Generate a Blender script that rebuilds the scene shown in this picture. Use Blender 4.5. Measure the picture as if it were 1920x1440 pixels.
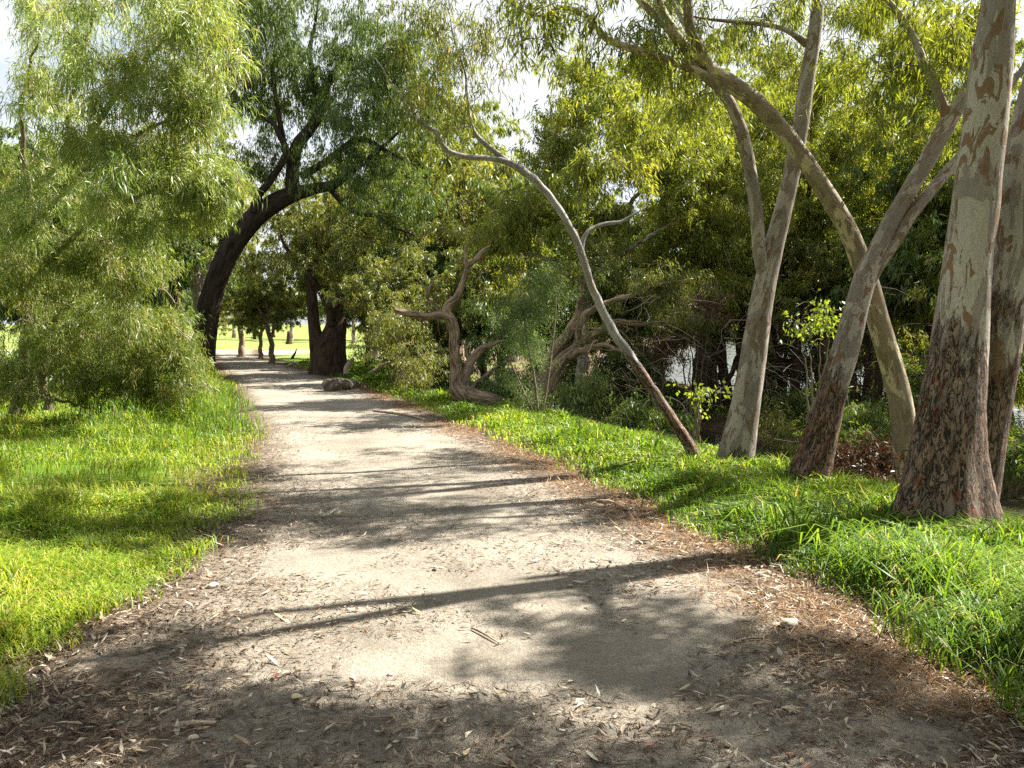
import bpy, math, random
import numpy as np
from mathutils import Vector, kdtree

random.seed(7)
rng = np.random.default_rng(11)
scene = bpy.context.scene
for o in list(bpy.data.objects):
    bpy.data.objects.remove(o)

# ------------------------------------------------------------------ camera
FOC = 1507.0                       # focal length in pixels of a 1920 wide frame
CAM_H = 1.6
PITCH = math.atan2(95.0, FOC)
cam_d = bpy.data.cameras.new("camera")
cam_d.sensor_width = 36.0
cam_d.lens = 36.0 * FOC / 1920.0
cam_d.clip_start = 0.05
cam_d.clip_end = 3000.0
cam = bpy.data.objects.new("camera", cam_d)
cam.location = (0, 0, CAM_H)
cam.rotation_euler = (math.pi / 2 - PITCH, 0, 0)
scene.collection.objects.link(cam)
scene.camera = cam

# ------------------------------------------------------------------ sky, sun, exposure
SUN_EL = math.radians(48.0)
SUN_AZ = math.radians(66.0)        # from +Y towards +X
world = bpy.data.worlds.new("World")
scene.world = world
world.use_nodes = True
wn = world.node_tree
sky = wn.nodes.new("ShaderNodeTexSky")
sky.sky_type = 'NISHITA'
sky.sun_disc = False
sky.sun_elevation = SUN_EL
sky.sun_rotation = SUN_AZ
sky.dust_density = 2.0
tc = wn.nodes.new("ShaderNodeTexCoord")
mp = wn.nodes.new("ShaderNodeMapping"); mp.inputs["Scale"].default_value = (1, 1, 2.2)
wn.links.new(tc.outputs["Generated"], mp.inputs[0])
cn = wn.nodes.new("ShaderNodeTexNoise"); cn.inputs["Scale"].default_value = 2.4; cn.inputs["Detail"].default_value = 7; cn.inputs["Roughness"].default_value = 0.6
wn.links.new(mp.outputs[0], cn.inputs["Vector"])
cr = wn.nodes.new("ShaderNodeValToRGB"); cr.color_ramp.elements[0].position = 0.28; cr.color_ramp.elements[1].position = 0.52
wn.links.new(cn.outputs[0], cr.inputs[0])
cm = wn.nodes.new("ShaderNodeMix"); cm.data_type = 'RGBA'
wn.links.new(cr.outputs[0], cm.inputs[0]); wn.links.new(sky.outputs[0], cm.inputs[6]); cm.inputs[7].default_value = (5.2, 5.4, 5.7, 1)
wn.links.new(cm.outputs[2], wn.nodes["Background"].inputs[0])
wn.nodes["Background"].inputs[1].default_value = 0.05
sun_d = bpy.data.lights.new("sun", 'SUN')
sun_d.energy = 5.0
sun_d.angle = math.radians(0.5)
sun_d.color = (1.0, 0.95, 0.86)
sun = bpy.data.objects.new("sun", sun_d)
SUN_DIR = np.array([math.sin(SUN_AZ) * math.cos(SUN_EL), math.cos(SUN_AZ) * math.cos(SUN_EL), math.sin(SUN_EL)])
sun.rotation_euler = Vector(SUN_DIR).to_track_quat('Z', 'Y').to_euler()
sun.location = (20, 10, 25)
scene.collection.objects.link(sun)
vs = scene.view_settings
vs.view_transform = 'Standard'
vs.look = 'None'
vs.gamma = 1.0
vs.use_curve_mapping = False
vs.exposure = 2.1
cy = scene.cycles
cy.max_bounces = 7
cy.diffuse_bounces = 4
cy.glossy_bounces = 3
cy.transmission_bounces = 5
cy.transparent_max_bounces = 8
cy.use_denoising = False
cy.sample_clamp_indirect = 8.0

# ------------------------------------------------------------------ maths helpers
def norm(v):
    return v / np.maximum(np.linalg.norm(v, axis=-1, keepdims=True), 1e-9)

def sstep(a, b, x):
    t = np.clip((np.asarray(x, float) - a) / (b - a), 0, 1)
    return t * t * (3 - 2 * t)

def _hash(i, j, k):
    n = (i * 374761393 + j * 668265263 + k * 1274126177) & 0x7fffffff
    n = ((n ^ (n >> 13)) * 1274126177) & 0x7fffffff
    return ((n ^ (n >> 16)) & 0xffff) / 65535.0

def vnoise(x, y, z=0.0):
    x, y, z = np.broadcast_arrays(np.asarray(x, float), np.asarray(y, float), np.asarray(z, float))
    xi, yi, zi = np.floor(x).astype(np.int64), np.floor(y).astype(np.int64), np.floor(z).astype(np.int64)
    fx, fy, fz = x - xi, y - yi, z - zi
    fx, fy, fz = [f * f * (3 - 2 * f) for f in (fx, fy, fz)]
    r = 0
    for a in (0, 1):
        for b in (0, 1):
            for c in (0, 1):
                w = (fx if a else 1 - fx) * (fy if b else 1 - fy) * (fz if c else 1 - fz)
                r = r + w * _hash(xi + a, yi + b, zi + c)
    return r

def fbm(x, y, z=0.0, o=3):
    r, a, s = 0, 0.5, 1.0
    for i in range(o):
        r = r + a * vnoise(np.asarray(x) * s + 17 * i, np.asarray(y) * s + 5 * i, np.asarray(z) * s + 9 * i)
        a *= 0.5; s *= 2.03
    return r / (1 - 0.5 ** o)

cp, sp = math.cos(PITCH), math.sin(PITCH)
def ray(px, py):
    u, v = (px - 960.0) / FOC, (720.0 - py) / FOC
    return np.array([u, cp + v * sp, -sp + v * cp])

def P(px, py, Y):
    d = ray(px, py)
    return np.array([0, 0, CAM_H]) + d * (Y / d[1])

# ------------------------------------------------------------------ the lie of the land
_yk = np.array([-30, 0, 3, 6, 7.2, 9.3, 12.8, 18, 23, 32, 45, 55, 65, 78, 95, 130, 400.])
_lk = np.array([-2.8, -2.5, -2.5, -2.5, -2.7, -3.3, -4.3, -6.2, -8.0, -11.6, -16.8, -20.5, -24.5, -29.5, -34, -36, -36])
_rk = np.array([2.7, 2.7, 2.4, 1.75, 1.4, 0.8, -0.4, -2.2, -4.0, -7.6, -13.2, -17, -20.5, -24.5, -28, -30, -30])
def edge_l(y): return np.interp(y, _yk, _lk)
def edge_r(y): return np.interp(y, _yk, _rk)
WATER_Z = -0.85

def hm(x, y):
    x = np.asarray(x, float); y = np.asarray(y, float)
    d = x - edge_r(y)
    far = 1 - sstep(25, 36, y) * (1 - sstep(5, 9, d)) - sstep(80, 120, y) * sstep(5, 9, d)
    bank = -0.12 * sstep(0.3, 1.8, d) - 0.95 * sstep(2.0, 5.2, d)
    strip = 0.50 * sstep(7.2, 8.8, d)
    z = (bank + strip) * far
    shore = 12.3 + np.maximum(y - 24, 0) * 0.36
    z = z - 1.6 * sstep(shore, shore + 3.0, d)
    z = z + 0.012 * np.maximum(y - 62, 0) * (1 - sstep(5, 40, d))
    z = z + np.where(d < 0, 0, 1) * 0.10 * (fbm(x * 0.6, y * 0.6) - 0.5) * sstep(0.5, 2, d)
    l = edge_l(y) - x
    z = z + 0.10 * sstep(0.2, 2.5, l) * (0.4 + fbm(x * 0.5 + 9, y * 0.5)) 
    return z

def path_mask(x, y):
    w = 0.35 * (fbm(np.asarray(x) * 0.9, np.asarray(y) * 0.9, 3.0) - 0.5) * 2
    e = np.minimum(x - edge_l(y), edge_r(y) - x) + w
    return sstep(-0.25, 0.45, e)

def surf(x, y):
    return hm(x, y) + 0.035 * path_mask(x, y) - 0.01

def G(px, py):
    d = ray(px, py); o = np.array([0, 0, CAM_H]); t = 1.0
    for _ in range(4000):
        p = o + d * t
        if p[2] <= surf(p[0], p[1]): break
        t += max(0.01, (p[2] - float(surf(p[0], p[1]))) * 0.5)
    return p

# ------------------------------------------------------------------ mesh helpers
def np_mesh(name, V, faces, mat=None, attrs=None, smooth=False):
    """faces: list of (n, k) index arrays"""
    me = bpy.data.meshes.new(name)
    V = np.asarray(V, np.float32)
    me.vertices.add(len(V)); me.vertices.foreach_set("co", V.ravel())
    faces = [np.asarray(f, np.int32) for f in faces if len(f)]
    li = np.concatenate([f.ravel() for f in faces])
    tot = np.concatenate([np.full(len(f), f.shape[1], np.int32) for f in faces])
    st = np.concatenate([[0], np.cumsum(tot)[:-1]]).astype(np.int32)
    me.loops.add(len(li)); me.loops.foreach_set("vertex_index", li)
    me.polygons.add(len(tot)); me.polygons.foreach_set("loop_start", st); me.polygons.foreach_set("loop_total", tot)
    if smooth: me.polygons.foreach_set("use_smooth", np.ones(len(tot), bool))
    for k, a in (attrs or {}).items():
        a = np.asarray(a, np.float32)
        if a.ndim == 1:
            me.attributes.new(k, 'FLOAT', 'POINT').data.foreach_set("value", a)
        else:
            me.attributes.new(k, 'FLOAT_VECTOR', 'POINT').data.foreach_set("vector", a.ravel())
    me.update(); me.validate()
    if mat: me.materials.append(mat)
    return me

def link(name, me, parent=None, kind=None):
    o = bpy.data.objects.new(name, me)
    scene.collection.objects.link(o)
    if parent: o.parent = parent; o.matrix_parent_inverse.identity()
    if kind: o["kind"] = kind
    return o

def thing(name, label, cat, loc=(0, 0, 0), group=None):
    e = bpy.data.objects.new(name, None)
    e.empty_display_size = 0.2
    e.location = loc
    scene.collection.objects.link(e)
    e["label"] = label; e["category"] = cat
    if group: e["group"] = group
    return e

def part(name, me, root, kind=None):
    """mesh given in world coordinates, parented to a thing standing at root.location"""
    loc = np.array(root.location)
    n = len(me.vertices)
    a = np.empty(n * 3, np.float32); me.vertices.foreach_get("co", a)
    me.vertices.foreach_set("co", (a.reshape(-1, 3) - loc).astype(np.float32).ravel()); me.update()
    return link(name, me, root, kind)

class Soup:
    def __init__(s): s.V = []; s.F = {}; s.A = {}; s.n = 0
    def add(s, V, faces, **attrs):
        s.V.append(V)
        for f in faces:
            s.F.setdefault(f.shape[1], []).append(f + s.n)
        for k, a in attrs.items(): s.A.setdefault(k, []).append(a)
        s.n += len(V)
    def mesh(s, name, mat, smooth=False):
        return np_mesh(name, np.concatenate(s.V), [np.concatenate(f) for f in s.F.values()], mat,
                       {k: np.concatenate(a) for k, a in s.A.items()}, smooth)

def catmull(pts, step):
    pts = np.asarray(pts, float)
    p = np.vstack([2 * pts[0] - pts[1], pts, 2 * pts[-1] - pts[-2]])
    out = []
    for i in range(1, len(p) - 2):
        L = np.linalg.norm((p[i + 1] - p[i])[:3]); n = max(2, int(L / step))
        t = np.linspace(0, 1, n, endpoint=False)[:, None]
        a, b, c, d = p[i - 1], p[i], p[i + 1], p[i + 2]
        out.append(0.5 * (2 * b + (c - a) * t + (2 * a - 5 * b + 4 * c - d) * t ** 2 + (3 * b - a - 3 * c + d) * t ** 3))
    out.append(p[-2][None])
    return np.vstack(out)

def tube(pts, rad, sides=12, lump=0.0, seed=0.0, flare=0.0, cap=True, lobes=0.0):
    """one limb: rings with bark coordinates"""
    pts = np.asarray(pts, float); rad = np.asarray(rad, float); n = len(pts)
    T = norm(np.gradient(pts, axis=0))
    ref = np.array([1.0, 0, 0]) if abs(T[0][0]) < 0.8 else np.array([0, 1.0, 0])
    N = np.empty_like(T); v = norm(ref - T[0] * (ref @ T[0])); N[0] = v
    for i in range(1, n):
        v = v - T[i] * (v @ T[i]); v = v / np.linalg.norm(v); N[i] = v
    B = np.cross(T, N)
    s = np.concatenate([[0], np.cumsum(np.linalg.norm(np.diff(pts, axis=0), axis=1))])
    th = np.linspace(0, 2 * math.pi, sides, endpoint=False)
    ct, st_ = np.cos(th)[None], np.sin(th)[None]
    R = np.repeat(rad[:, None], sides, 1)
    if flare: R = R * (1 + flare * np.exp(-s / (rad[0] * 2.1))[:, None] * (1 + lobes * np.cos(th * 5 + seed)[None]))
    if lump:
        bx, by = ct * rad[:, None], st_ * rad[:, None]
        sc = 1.2 / max(rad.mean(), 0.01)
        nz = fbm(bx * sc + seed, by * sc + 3 * seed, (s[:, None] + 0 * th[None]) * sc * 0.4, 3) - 0.5
        nz2 = vnoise(bx * sc * 3.5 + seed, by * sc * 3.5, (s[:, None] + 0 * th[None]) * sc * 0.7) - 0.5
        R = R * (1 + lump * 2 * nz + lump * 0.5 * nz2)
    V = pts[:, None] + N[:, None] * (R * ct)[..., None] + B[:, None] * (R * st_)[..., None]
    bark = np.stack([ct * rad[:, None] + seed, st_ * rad[:, None] + 0 * s[:, None], s[:, None] + 0 * th[None] + seed * 3], -1)
    i = np.arange(n - 1)[:, None] * sides; j = np.arange(sides)[None]; k = (j + 1) % sides
    Q = np.stack([i + j, i + k, i + sides + k, i + sides + j], -1).reshape(-1, 4)
    V = V.reshape(-1, 3); bark = bark.reshape(-1, 3); faces = [Q]
    if cap:
        tip = len(V); V = np.vstack([V, pts[-1] + T[-1] * rad[-1] * 0.3]); bark = np.vstack([bark, bark[-1]])
        b = (n - 1) * sides; jj = np.arange(sides)
        faces.append(np.stack([b + jj, b + (jj + 1) % sides, np.full(sides, tip)], -1))
    return V, faces, bark

def batch_tubes(Pt, R, sides=3):
    """Pt (T, M, 3), R (T, M): many thin twigs at once"""
    T_, M = R.shape
    d = norm(np.gradient(Pt, axis=1))
    ref = np.where(np.abs(d[..., 2:3]) < 0.9, np.array([0, 0, 1.0]), np.array([1.0, 0, 0]))
    a = norm(np.cross(d, ref)); b = np.cross(d, a)
    th = np.linspace(0, 2 * math.pi, sides, endpoint=False)
    if sides == 2:                       # flat ribbon for far twigs
        V = np.stack([Pt - a * R[..., None], Pt + a * R[..., None]], 2).reshape(-1, 3)
        o = (np.arange(T_) * M * 2)[:, None] + np.arange(M - 1)[None] * 2
        o = o.reshape(-1, 1)
        return V, o + np.array([[0, 1, 3, 2]])
    V = Pt[:, :, None] + R[:, :, None, None] * (a[:, :, None] * np.cos(th)[None, None, :, None] + b[:, :, None] * np.sin(th)[None, None, :, None])
    base = (np.arange(T_) * M * sides)[:, None, None]
    i = np.arange(M - 1)[None, :, None] * sides; j = np.arange(sides)[None, None]; k = (j + 1) % sides
    Q = np.stack([base + i + j, base + i + k, base + i + sides + k, base + i + sides + j], -1).reshape(-1, 4)
    V = V.reshape(-1, 3)
    return V, Q

def leaves(pos, d, L, Wd, tone, bend=0.25, lod=1, r=rng):
    n = len(pos); d = norm(d)
    s = norm(np.cross(d, norm(r.normal(size=(n, 3)))))
    nn = np.cross(s, d)
    L = L[:, None]; Wd = Wd[:, None]
    down = np.array([0, 0, -1.0])
    if lod == 1:
        m = pos + d * L * 0.42
        tip = pos + d * L * 0.96 + down * L * bend * 0.5 + nn * L * 0.06
        V = np.stack([pos, m + s * Wd * 0.5, tip, m - s * Wd * 0.5], 1).reshape(-1, 3)
        F = [(np.arange(n)[:, None] * 4 + np.arange(4)[None])]
        return V, F, np.repeat(tone, 4)
    a = pos + d * L * 0.28 + nn * L * 0.05
    b = pos + d * L * 0.68 + down * L * bend * 0.25 + nn * L * 0.08
    tip = pos + d * L * 0.97 + down * L * bend * 0.6 + nn * L * 0.02
    V = np.stack([pos, a + s * Wd * 0.46, a - s * Wd * 0.46, b + s * Wd * 0.42, b - s * Wd * 0.42, tip], 1).reshape(-1, 3)
    o = np.arange(n)[:, None] * 6
    F = [o + np.array([[0, 1, 2]]), o + np.array([[1, 3, 4, 2]]), o + np.array([[3, 5, 4]])]
    return V, F, np.repeat(tone, 6)

# ------------------------------------------------------------------ materials
def new_mat(name):
    m = bpy.data.materials.new(name); m.use_nodes = True
    nt = m.node_tree; nt.nodes.clear()
    out = nt.nodes.new("ShaderNodeOutputMaterial")
    return m, nt, out

def N(nt, t, **kw):
    n = nt.nodes.new(t)
    for k, v in kw.items():
        if k in ("operation", "blend_type", "data_type", "attribute_name", "feature", "noise_dimensions", "distance"): setattr(n, k, v)
        else: n.inputs[k].default_value = v
    return n

def ramp(nt, fac, stops):
    r = nt.nodes.new("ShaderNodeValToRGB")
    el = r.color_ramp.elements
    while len(el) < len(stops): el.new(0.5)
    for e, (p, c) in zip(el, stops):
        e.position = p; e.color = (*c, 1) if len(c) == 3 else c
    nt.links.new(fac, r.inputs[0])
    return r.outputs[0]

def math_n(nt, op, a, b=0.0, c=None):
    n = nt.nodes.new("ShaderNodeMath"); n.operation = op
    for i, v in enumerate((a, b, c)):
        if v is None: continue
        if isinstance(v, (int, float)): n.inputs[i].default_value = v
        else: nt.links.new(v, n.inputs[i])
    return n.outputs[0]

def mix_c(nt, fac, a, b, mode='MIX'):
    n = nt.nodes.new("ShaderNodeMix"); n.data_type = 'RGBA'; n.blend_type = mode
    for s, v in ((n.inputs[0], fac), (n.inputs[6], a), (n.inputs[7], b)):
        if isinstance(v, (int, float)): s.default_value = v
        elif isinstance(v, tuple): s.default_value = (*v, 1)
        else: nt.links.new(v, s)
    return n.outputs[2]

def vmul(nt, vec, xyz):
    n = nt.nodes.new("ShaderNodeVectorMath"); n.operation = 'MULTIPLY'
    nt.links.new(vec, n.inputs[0]); n.inputs[1].default_value = xyz
    return n.outputs[0]

def noise_n(nt, vec, scale, detail=3, rough=0.55, dist=0.0):
    n = nt.nodes.new("ShaderNodeTexNoise")
    n.inputs["Scale"].default_value = scale; n.inputs["Detail"].default_value = detail
    n.inputs["Roughness"].default_value = rough; n.inputs["Distortion"].default_value = dist
    nt.links.new(vec, n.inputs["Vector"])
    return n.outputs[0]

def bump_n(nt, h, strength, dist):
    b = nt.nodes.new("ShaderNodeBump"); b.inputs["Strength"].default_value = strength
    b.inputs["Distance"].default_value = dist; nt.links.new(h, b.inputs["Height"])
    return b.outputs[0]

def leaf_mat(name, stops, trans=0.45, tcol=(1.35, 1.3, 0.45), gloss=0.03, rough=0.45):
    """front reflects, light comes through warmer; stops are leaf colours along the tone attribute"""
    m, nt, out = new_mat(name)
    a = N(nt, "ShaderNodeAttribute", attribute_name="tone")
    col = ramp(nt, a.outputs["Fac"], stops)
    dif = nt.nodes.new("ShaderNodeBsdfDiffuse"); nt.links.new(col, dif.inputs[0])
    tr = nt.nodes.new("ShaderNodeBsdfTranslucent")
    nt.links.new(mix_c(nt, 1.0, col, tcol, 'MULTIPLY'), tr.inputs[0])
    mx = nt.nodes.new("ShaderNodeMixShader"); mx.inputs[0].default_value = trans
    nt.links.new(dif.outputs[0], mx.inputs[1]); nt.links.new(tr.outputs[0], mx.inputs[2])
    gl = nt.nodes.new("ShaderNodeBsdfGlossy"); gl.inputs["Roughness"].default_value = rough
    gl.inputs[0].default_value = (0.9, 0.95, 0.9, 1)
    m2 = nt.nodes.new("ShaderNodeMixShader"); m2.inputs[0].default_value = gloss
    nt.links.new(mx.outputs[0], m2.inputs[1]); nt.links.new(gl.outputs[0], m2.inputs[2])
    nt.links.new(m2.outputs[0], out.inputs[0])
    return m

def bark_smooth(name, pale, tan, grey, rough_col, split, spread=0.5, rust=(0.17, 0.055, 0.025)):
    """shedding gum bark: pale skin with crisp tan and grey flakes, fissured brown stocking below height split"""
    m, nt, out = new_mat(name)
    bk = N(nt, "ShaderNodeAttribute", attribute_name="bark").outputs["Vector"]
    hh = N(nt, "ShaderNodeAttribute", attribute_name="height").outputs["Fac"]
    n1 = noise_n(nt, vmul(nt, bk, (1, 1, 0.36)), 5.0, 4, 0.55, 0.9)
    n2 = noise_n(nt, vmul(nt, bk, (1.1, 1.1, 0.42)), 8.5, 4, 0.6, 1.1)
    n3 = noise_n(nt, vmul(nt, bk, (1, 1, .4)), 45.0, 4, .65)
    p1 = ramp(nt, n1, [(0.49, (0, 0, 0)), (0.503, (1, 1, 1))])
    p2 = ramp(nt, n2, [(0.555, (0, 0, 0)), (0.566, (1, 1, 1))])
    c = mix_c(nt, p1, pale, grey)
    c = mix_c(nt, p2, c, tan)
    n5 = noise_n(nt, vmul(nt, bk, (2.2, 2.2, 0.4)), 7.0, 4, .6, .5)
    p3 = ramp(nt, n5, [(0.645, (0, 0, 0)), (0.665, (1, 1, 1))])
    c = mix_c(nt, math_n(nt, 'MULTIPLY', p3, 0.8), c, rust)
    c = mix_c(nt, 0.3, c, n3, 'OVERLAY')
    big = noise_n(nt, vmul(nt, bk, (1, 1, .5)), 1.6, 3)
    c = mix_c(nt, 0.35, c, ramp(nt, big, [(0.3, (.25, .25, .25)), (0.7, (.75, .75, .75))]), 'OVERLAY')
    # stocking: blocky fissured bark with dark cracks, grey lichen and rusty tears
    fib = noise_n(nt, vmul(nt, bk, (9, 9, 2.0)), 2.0, 6, 0.7, 0.9)
    crk = noise_n(nt, vmul(nt, bk, (9, 9, 2.2)), 3.0, 4, 0.6, 1.0)
    ck = math_n(nt, 'ABSOLUTE', math_n(nt, 'SUBTRACT', crk, 0.5))
    ckm = ramp(nt, ck, [(0.008, (0, 0, 0)), (0.04, (1, 1, 1))])
    fl = noise_n(nt, vmul(nt, bk, (1, 1, .55)), 7, 5, .7, .8)
    rc = mix_c(nt, ramp(nt, fib, [(0.38, (0, 0, 0)), (0.60, (1, 1, 1))]), tuple(x * 0.4 for x in rough_col), tuple(min(x * 1.6, 1) for x in rough_col))
    rc = mix_c(nt, math_n(nt, 'MULTIPLY', ramp(nt, fl, [(0.50, (0, 0, 0)), (0.62, (1, 1, 1))]), .7), rc, tuple(0.8 * x for x in grey))
    rc = mix_c(nt, math_n(nt, 'MULTIPLY', ramp(nt, n2, [(0.60, (0, 0, 0)), (0.63, (1, 1, 1))]), 0.8), rc, rust)
    rc = mix_c(nt, math_n(nt, 'SUBTRACT', 1.0, ckm), rc, tuple(x * 0.22 for x in rough_col))
    hsum = math_n(nt, 'ADD', hh, math_n(nt, 'MULTIPLY', math_n(nt, 'SUBTRACT', noise_n(nt, vmul(nt, bk, (1, 1, .3)), 4, 5, .65), 0.5), spread * 4))
    f = ramp(nt, math_n(nt, 'DIVIDE', math_n(nt, 'SUBTRACT', hsum, split - spread * .12), spread * .24), [(0, (0, 0, 0)), (1, (1, 1, 1))])
    col = mix_c(nt, f, rc, c)
    h = math_n(nt, 'MULTIPLY', math_n(nt, 'ADD', math_n(nt, 'MULTIPLY', fib, .5), math_n(nt, 'MULTIPLY', ckm, .8)), math_n(nt, 'SUBTRACT', 1.05, f))
    h = math_n(nt, 'ADD', h, math_n(nt, 'MULTIPLY', math_n(nt, 'ADD', math_n(nt, 'ADD', p1, p2), n3), 0.12))
    b = N(nt, "ShaderNodeBsdfPrincipled", Roughness=0.8)
    b.inputs["Specular IOR Level"].default_value = 0.2
    nt.links.new(col, b.inputs["Base Color"]); nt.links.new(bump_n(nt, h, 1.0, 0.03), b.inputs["Normal"])
    nt.links.new(b.outputs[0], out.inputs[0])
    return m

def bark_rough(name, dark, light, sc=1.0, depth=0.05):
    m, nt, out = new_mat(name)
    bk = N(nt, "ShaderNodeAttribute", attribute_name="bark").outputs["Vector"]
    n1 = noise_n(nt, vmul(nt, bk, (6 * sc, 6 * sc, 0.9 * sc)), 2.0, 6, 0.65, 0.5)
    n2 = noise_n(nt, bk, 3.0, 4, 0.6)
    c = mix_c(nt, ramp(nt, n1, [(0.34, (0, 0, 0)), (0.64, (1, 1, 1))]), dark, light)
    c = mix_c(nt, 0.5, c, ramp(nt, n2, [(0.3, (0.25, 0.25, 0.25)), (0.7, (0.75, 0.75, 0.75))]), 'OVERLAY')
    b = N(nt, "ShaderNodeBsdfPrincipled", Roughness=0.9)
    b.inputs["Specular IOR Level"].default_value = 0.1
    nt.links.new(c, b.inputs["Base Color"]); nt.links.new(bump_n(nt, n1, 1.0, depth), b.inputs["Normal"])
    nt.links.new(b.outputs[0], out.inputs[0])
    return m

def plain(name, col, rough=0.85):
    m, nt, out = new_mat(name)
    co = nt.nodes.new("ShaderNodeTexCoord").outputs["Object"]
    n1 = noise_n(nt, co, 14, 4, .6)
    b = N(nt, "ShaderNodeBsdfPrincipled", Roughness=rough); b.inputs["Specular IOR Level"].default_value = 0.25
    nt.links.new(mix_c(nt, n1, tuple(x * .6 for x in col), tuple(x * 1.35 for x in col)), b.inputs["Base Color"])
    nt.links.new(b.outputs[0], out.inputs[0])
    return m

def ground_mat():
    m, nt, out = new_mat("soil_and_turf")
    geo = nt.nodes.new("ShaderNodeNewGeometry").outputs["Position"]
    gr = N(nt, "ShaderNodeAttribute", attribute_name="grassy").outputs["Fac"]
    md = N(nt, "ShaderNodeAttribute", attribute_name="meadow").outputs["Fac"]
    sandy = N(nt, "ShaderNodeAttribute", attribute_name="sandy").outputs["Fac"]
    n1 = noise_n(nt, geo, 1.3, 5, .6); n2 = noise_n(nt, geo, 25, 4, .65); n3 = noise_n(nt, geo, 0.22, 4, .6)
    n4 = noise_n(nt, vmul(nt, geo, (1, .3, 1)), 0.5, 5, .65)
    soil = mix_c(nt, ramp(nt, n2, [(0.3, (0, 0, 0)), (0.7, (1, 1, 1))]), (0.035, 0.024, 0.015), (0.17, 0.115, 0.07))
    turf = mix_c(nt, n2, (0.05, 0.085, 0.012), (0.12, 0.20, 0.025))
    c = mix_c(nt, gr, soil, turf)
    mead = mix_c(nt, ramp(nt, n4, [(0.35, (0, 0, 0)), (0.65, (1, 1, 1))]), (0.12, 0.17, 0.04), (0.22, 0.25, 0.075))
    mead = mix_c(nt, 0.35, mead, n2, 'OVERLAY')
    c = mix_c(nt, md, c, mead)
    c = mix_c(nt, sandy, c, mix_c(nt, n1, (0.42, 0.36, 0.27), (0.56, 0.50, 0.40)))
    b = N(nt, "ShaderNodeBsdfPrincipled", Roughness=0.95); b.inputs["Specular IOR Level"].default_value = 0.05
    nt.links.new(c, b.inputs["Base Color"]); nt.links.new(bump_n(nt, n2, 0.7, 0.03), b.inputs["Normal"])
    nt.links.new(b.outputs[0], out.inputs[0])
    return m

def path_mat():
    m, nt, out = new_mat("sandy_path")
    geo = nt.nodes.new("ShaderNodeNewGeometry").outputs["Position"]
    ed = N(nt, "ShaderNodeAttribute", attribute_name="edge").outputs["Fac"]
    n1 = noise_n(nt, geo, 1.1, 5, .6); n2 = noise_n(nt, geo, 120, 3, .7); n3 = noise_n(nt, geo, 9, 6, .7); n4 = noise_n(nt, geo, 38, 4, .7)
    sand = mix_c(nt, ramp(nt, n1, [(0.3, (0, 0, 0)), (0.7, (1, 1, 1))]), (0.145, 0.127, 0.10), (0.285, 0.252, 0.205))
    sand = mix_c(nt, 0.55, sand, ramp(nt, n2, [(0.25, (0.2, 0.2, 0.2)), (0.75, (0.8, 0.8, 0.8))]), 'OVERLAY')
    sand = mix_c(nt, 0.5, sand, ramp(nt, n4, [(0.3, (0.3, 0.3, 0.3)), (0.6, (0.65, 0.65, 0.65))]), 'OVERLAY')
    mulch = mix_c(nt, ramp(nt, n4, [(0.35, (0, 0, 0)), (0.65, (1, 1, 1))]), (0.035, 0.024, 0.016), (0.15, 0.105, 0.07))
    f = math_n(nt, 'ADD', ed, math_n(nt, 'MULTIPLY', math_n(nt, 'SUBTRACT', n3, 0.5), 1.1))
    c = mix_c(nt, ramp(nt, f, [(0.34, (0, 0, 0)), (0.72, (1, 1, 1))]), sand, mulch)
    h = math_n(nt, 'ADD', math_n(nt, 'MULTIPLY', n4, 0.6), math_n(nt, 'MULTIPLY', n2, 0.4))
    h = math_n(nt, 'ADD', h, n3)
    b = N(nt, "ShaderNodeBsdfPrincipled", Roughness=0.95); b.inputs["Specular IOR Level"].default_value = 0.1
    nt.links.new(c, b.inputs["Base Color"]); nt.links.new(bump_n(nt, h, 0.9, 0.02), b.inputs["Normal"])
    nt.links.new(b.outputs[0], out.inputs[0])
    return m

def water_mat():
    m, nt, out = new_mat("still_water")
    geo = nt.nodes.new("ShaderNodeNewGeometry").outputs["Position"]
    n1 = noise_n(nt, vmul(nt, geo, (1, 1.6, 1)), 2.2, 3, .5)
    b = N(nt, "ShaderNodeBsdfPrincipled", Roughness=0.06, IOR=1.33)
    b.inputs["Base Color"].default_value = (0.035, 0.032, 0.02, 1)
    nt.links.new(bump_n(nt, n1, 0.35, 0.08), b.inputs["Normal"])
    nt.links.new(b.outputs[0], out.inputs[0])
    return m

M_GROUND, M_PATH, M_WATER = ground_mat(), path_mat(), water_mat()
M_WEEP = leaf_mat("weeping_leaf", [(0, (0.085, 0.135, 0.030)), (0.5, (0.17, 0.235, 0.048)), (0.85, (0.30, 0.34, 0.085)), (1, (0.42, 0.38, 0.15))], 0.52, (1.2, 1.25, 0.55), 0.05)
M_WEEP2 = leaf_mat("olive_weeping_leaf", [(0, (0.056, 0.090, 0.016)), (0.5, (0.136, 0.188, 0.034)), (0.85, (0.240, 0.262, 0.065)), (1, (0.400, 0.330, 0.130))], 0.45)  # mid olive leaf colour of the low bush and ferny plants
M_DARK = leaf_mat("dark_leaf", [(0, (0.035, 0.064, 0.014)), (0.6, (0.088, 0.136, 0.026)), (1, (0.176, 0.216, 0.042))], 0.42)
M_OLIVE = leaf_mat("olive_leaf", [(0, (0.072, 0.091, 0.023)), (0.5, (0.136, 0.157, 0.036)), (0.9, (0.240, 0.247, 0.058)), (1, (0.304, 0.214, 0.078))], 0.45)
M_GUM = leaf_mat("gum_leaf", [(0, (0.072, 0.104, 0.020)), (0.5, (0.160, 0.192, 0.029)), (0.9, (0.27, 0.30, 0.055)), (1, (0.34, 0.33, 0.07))], 0.5)
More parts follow.
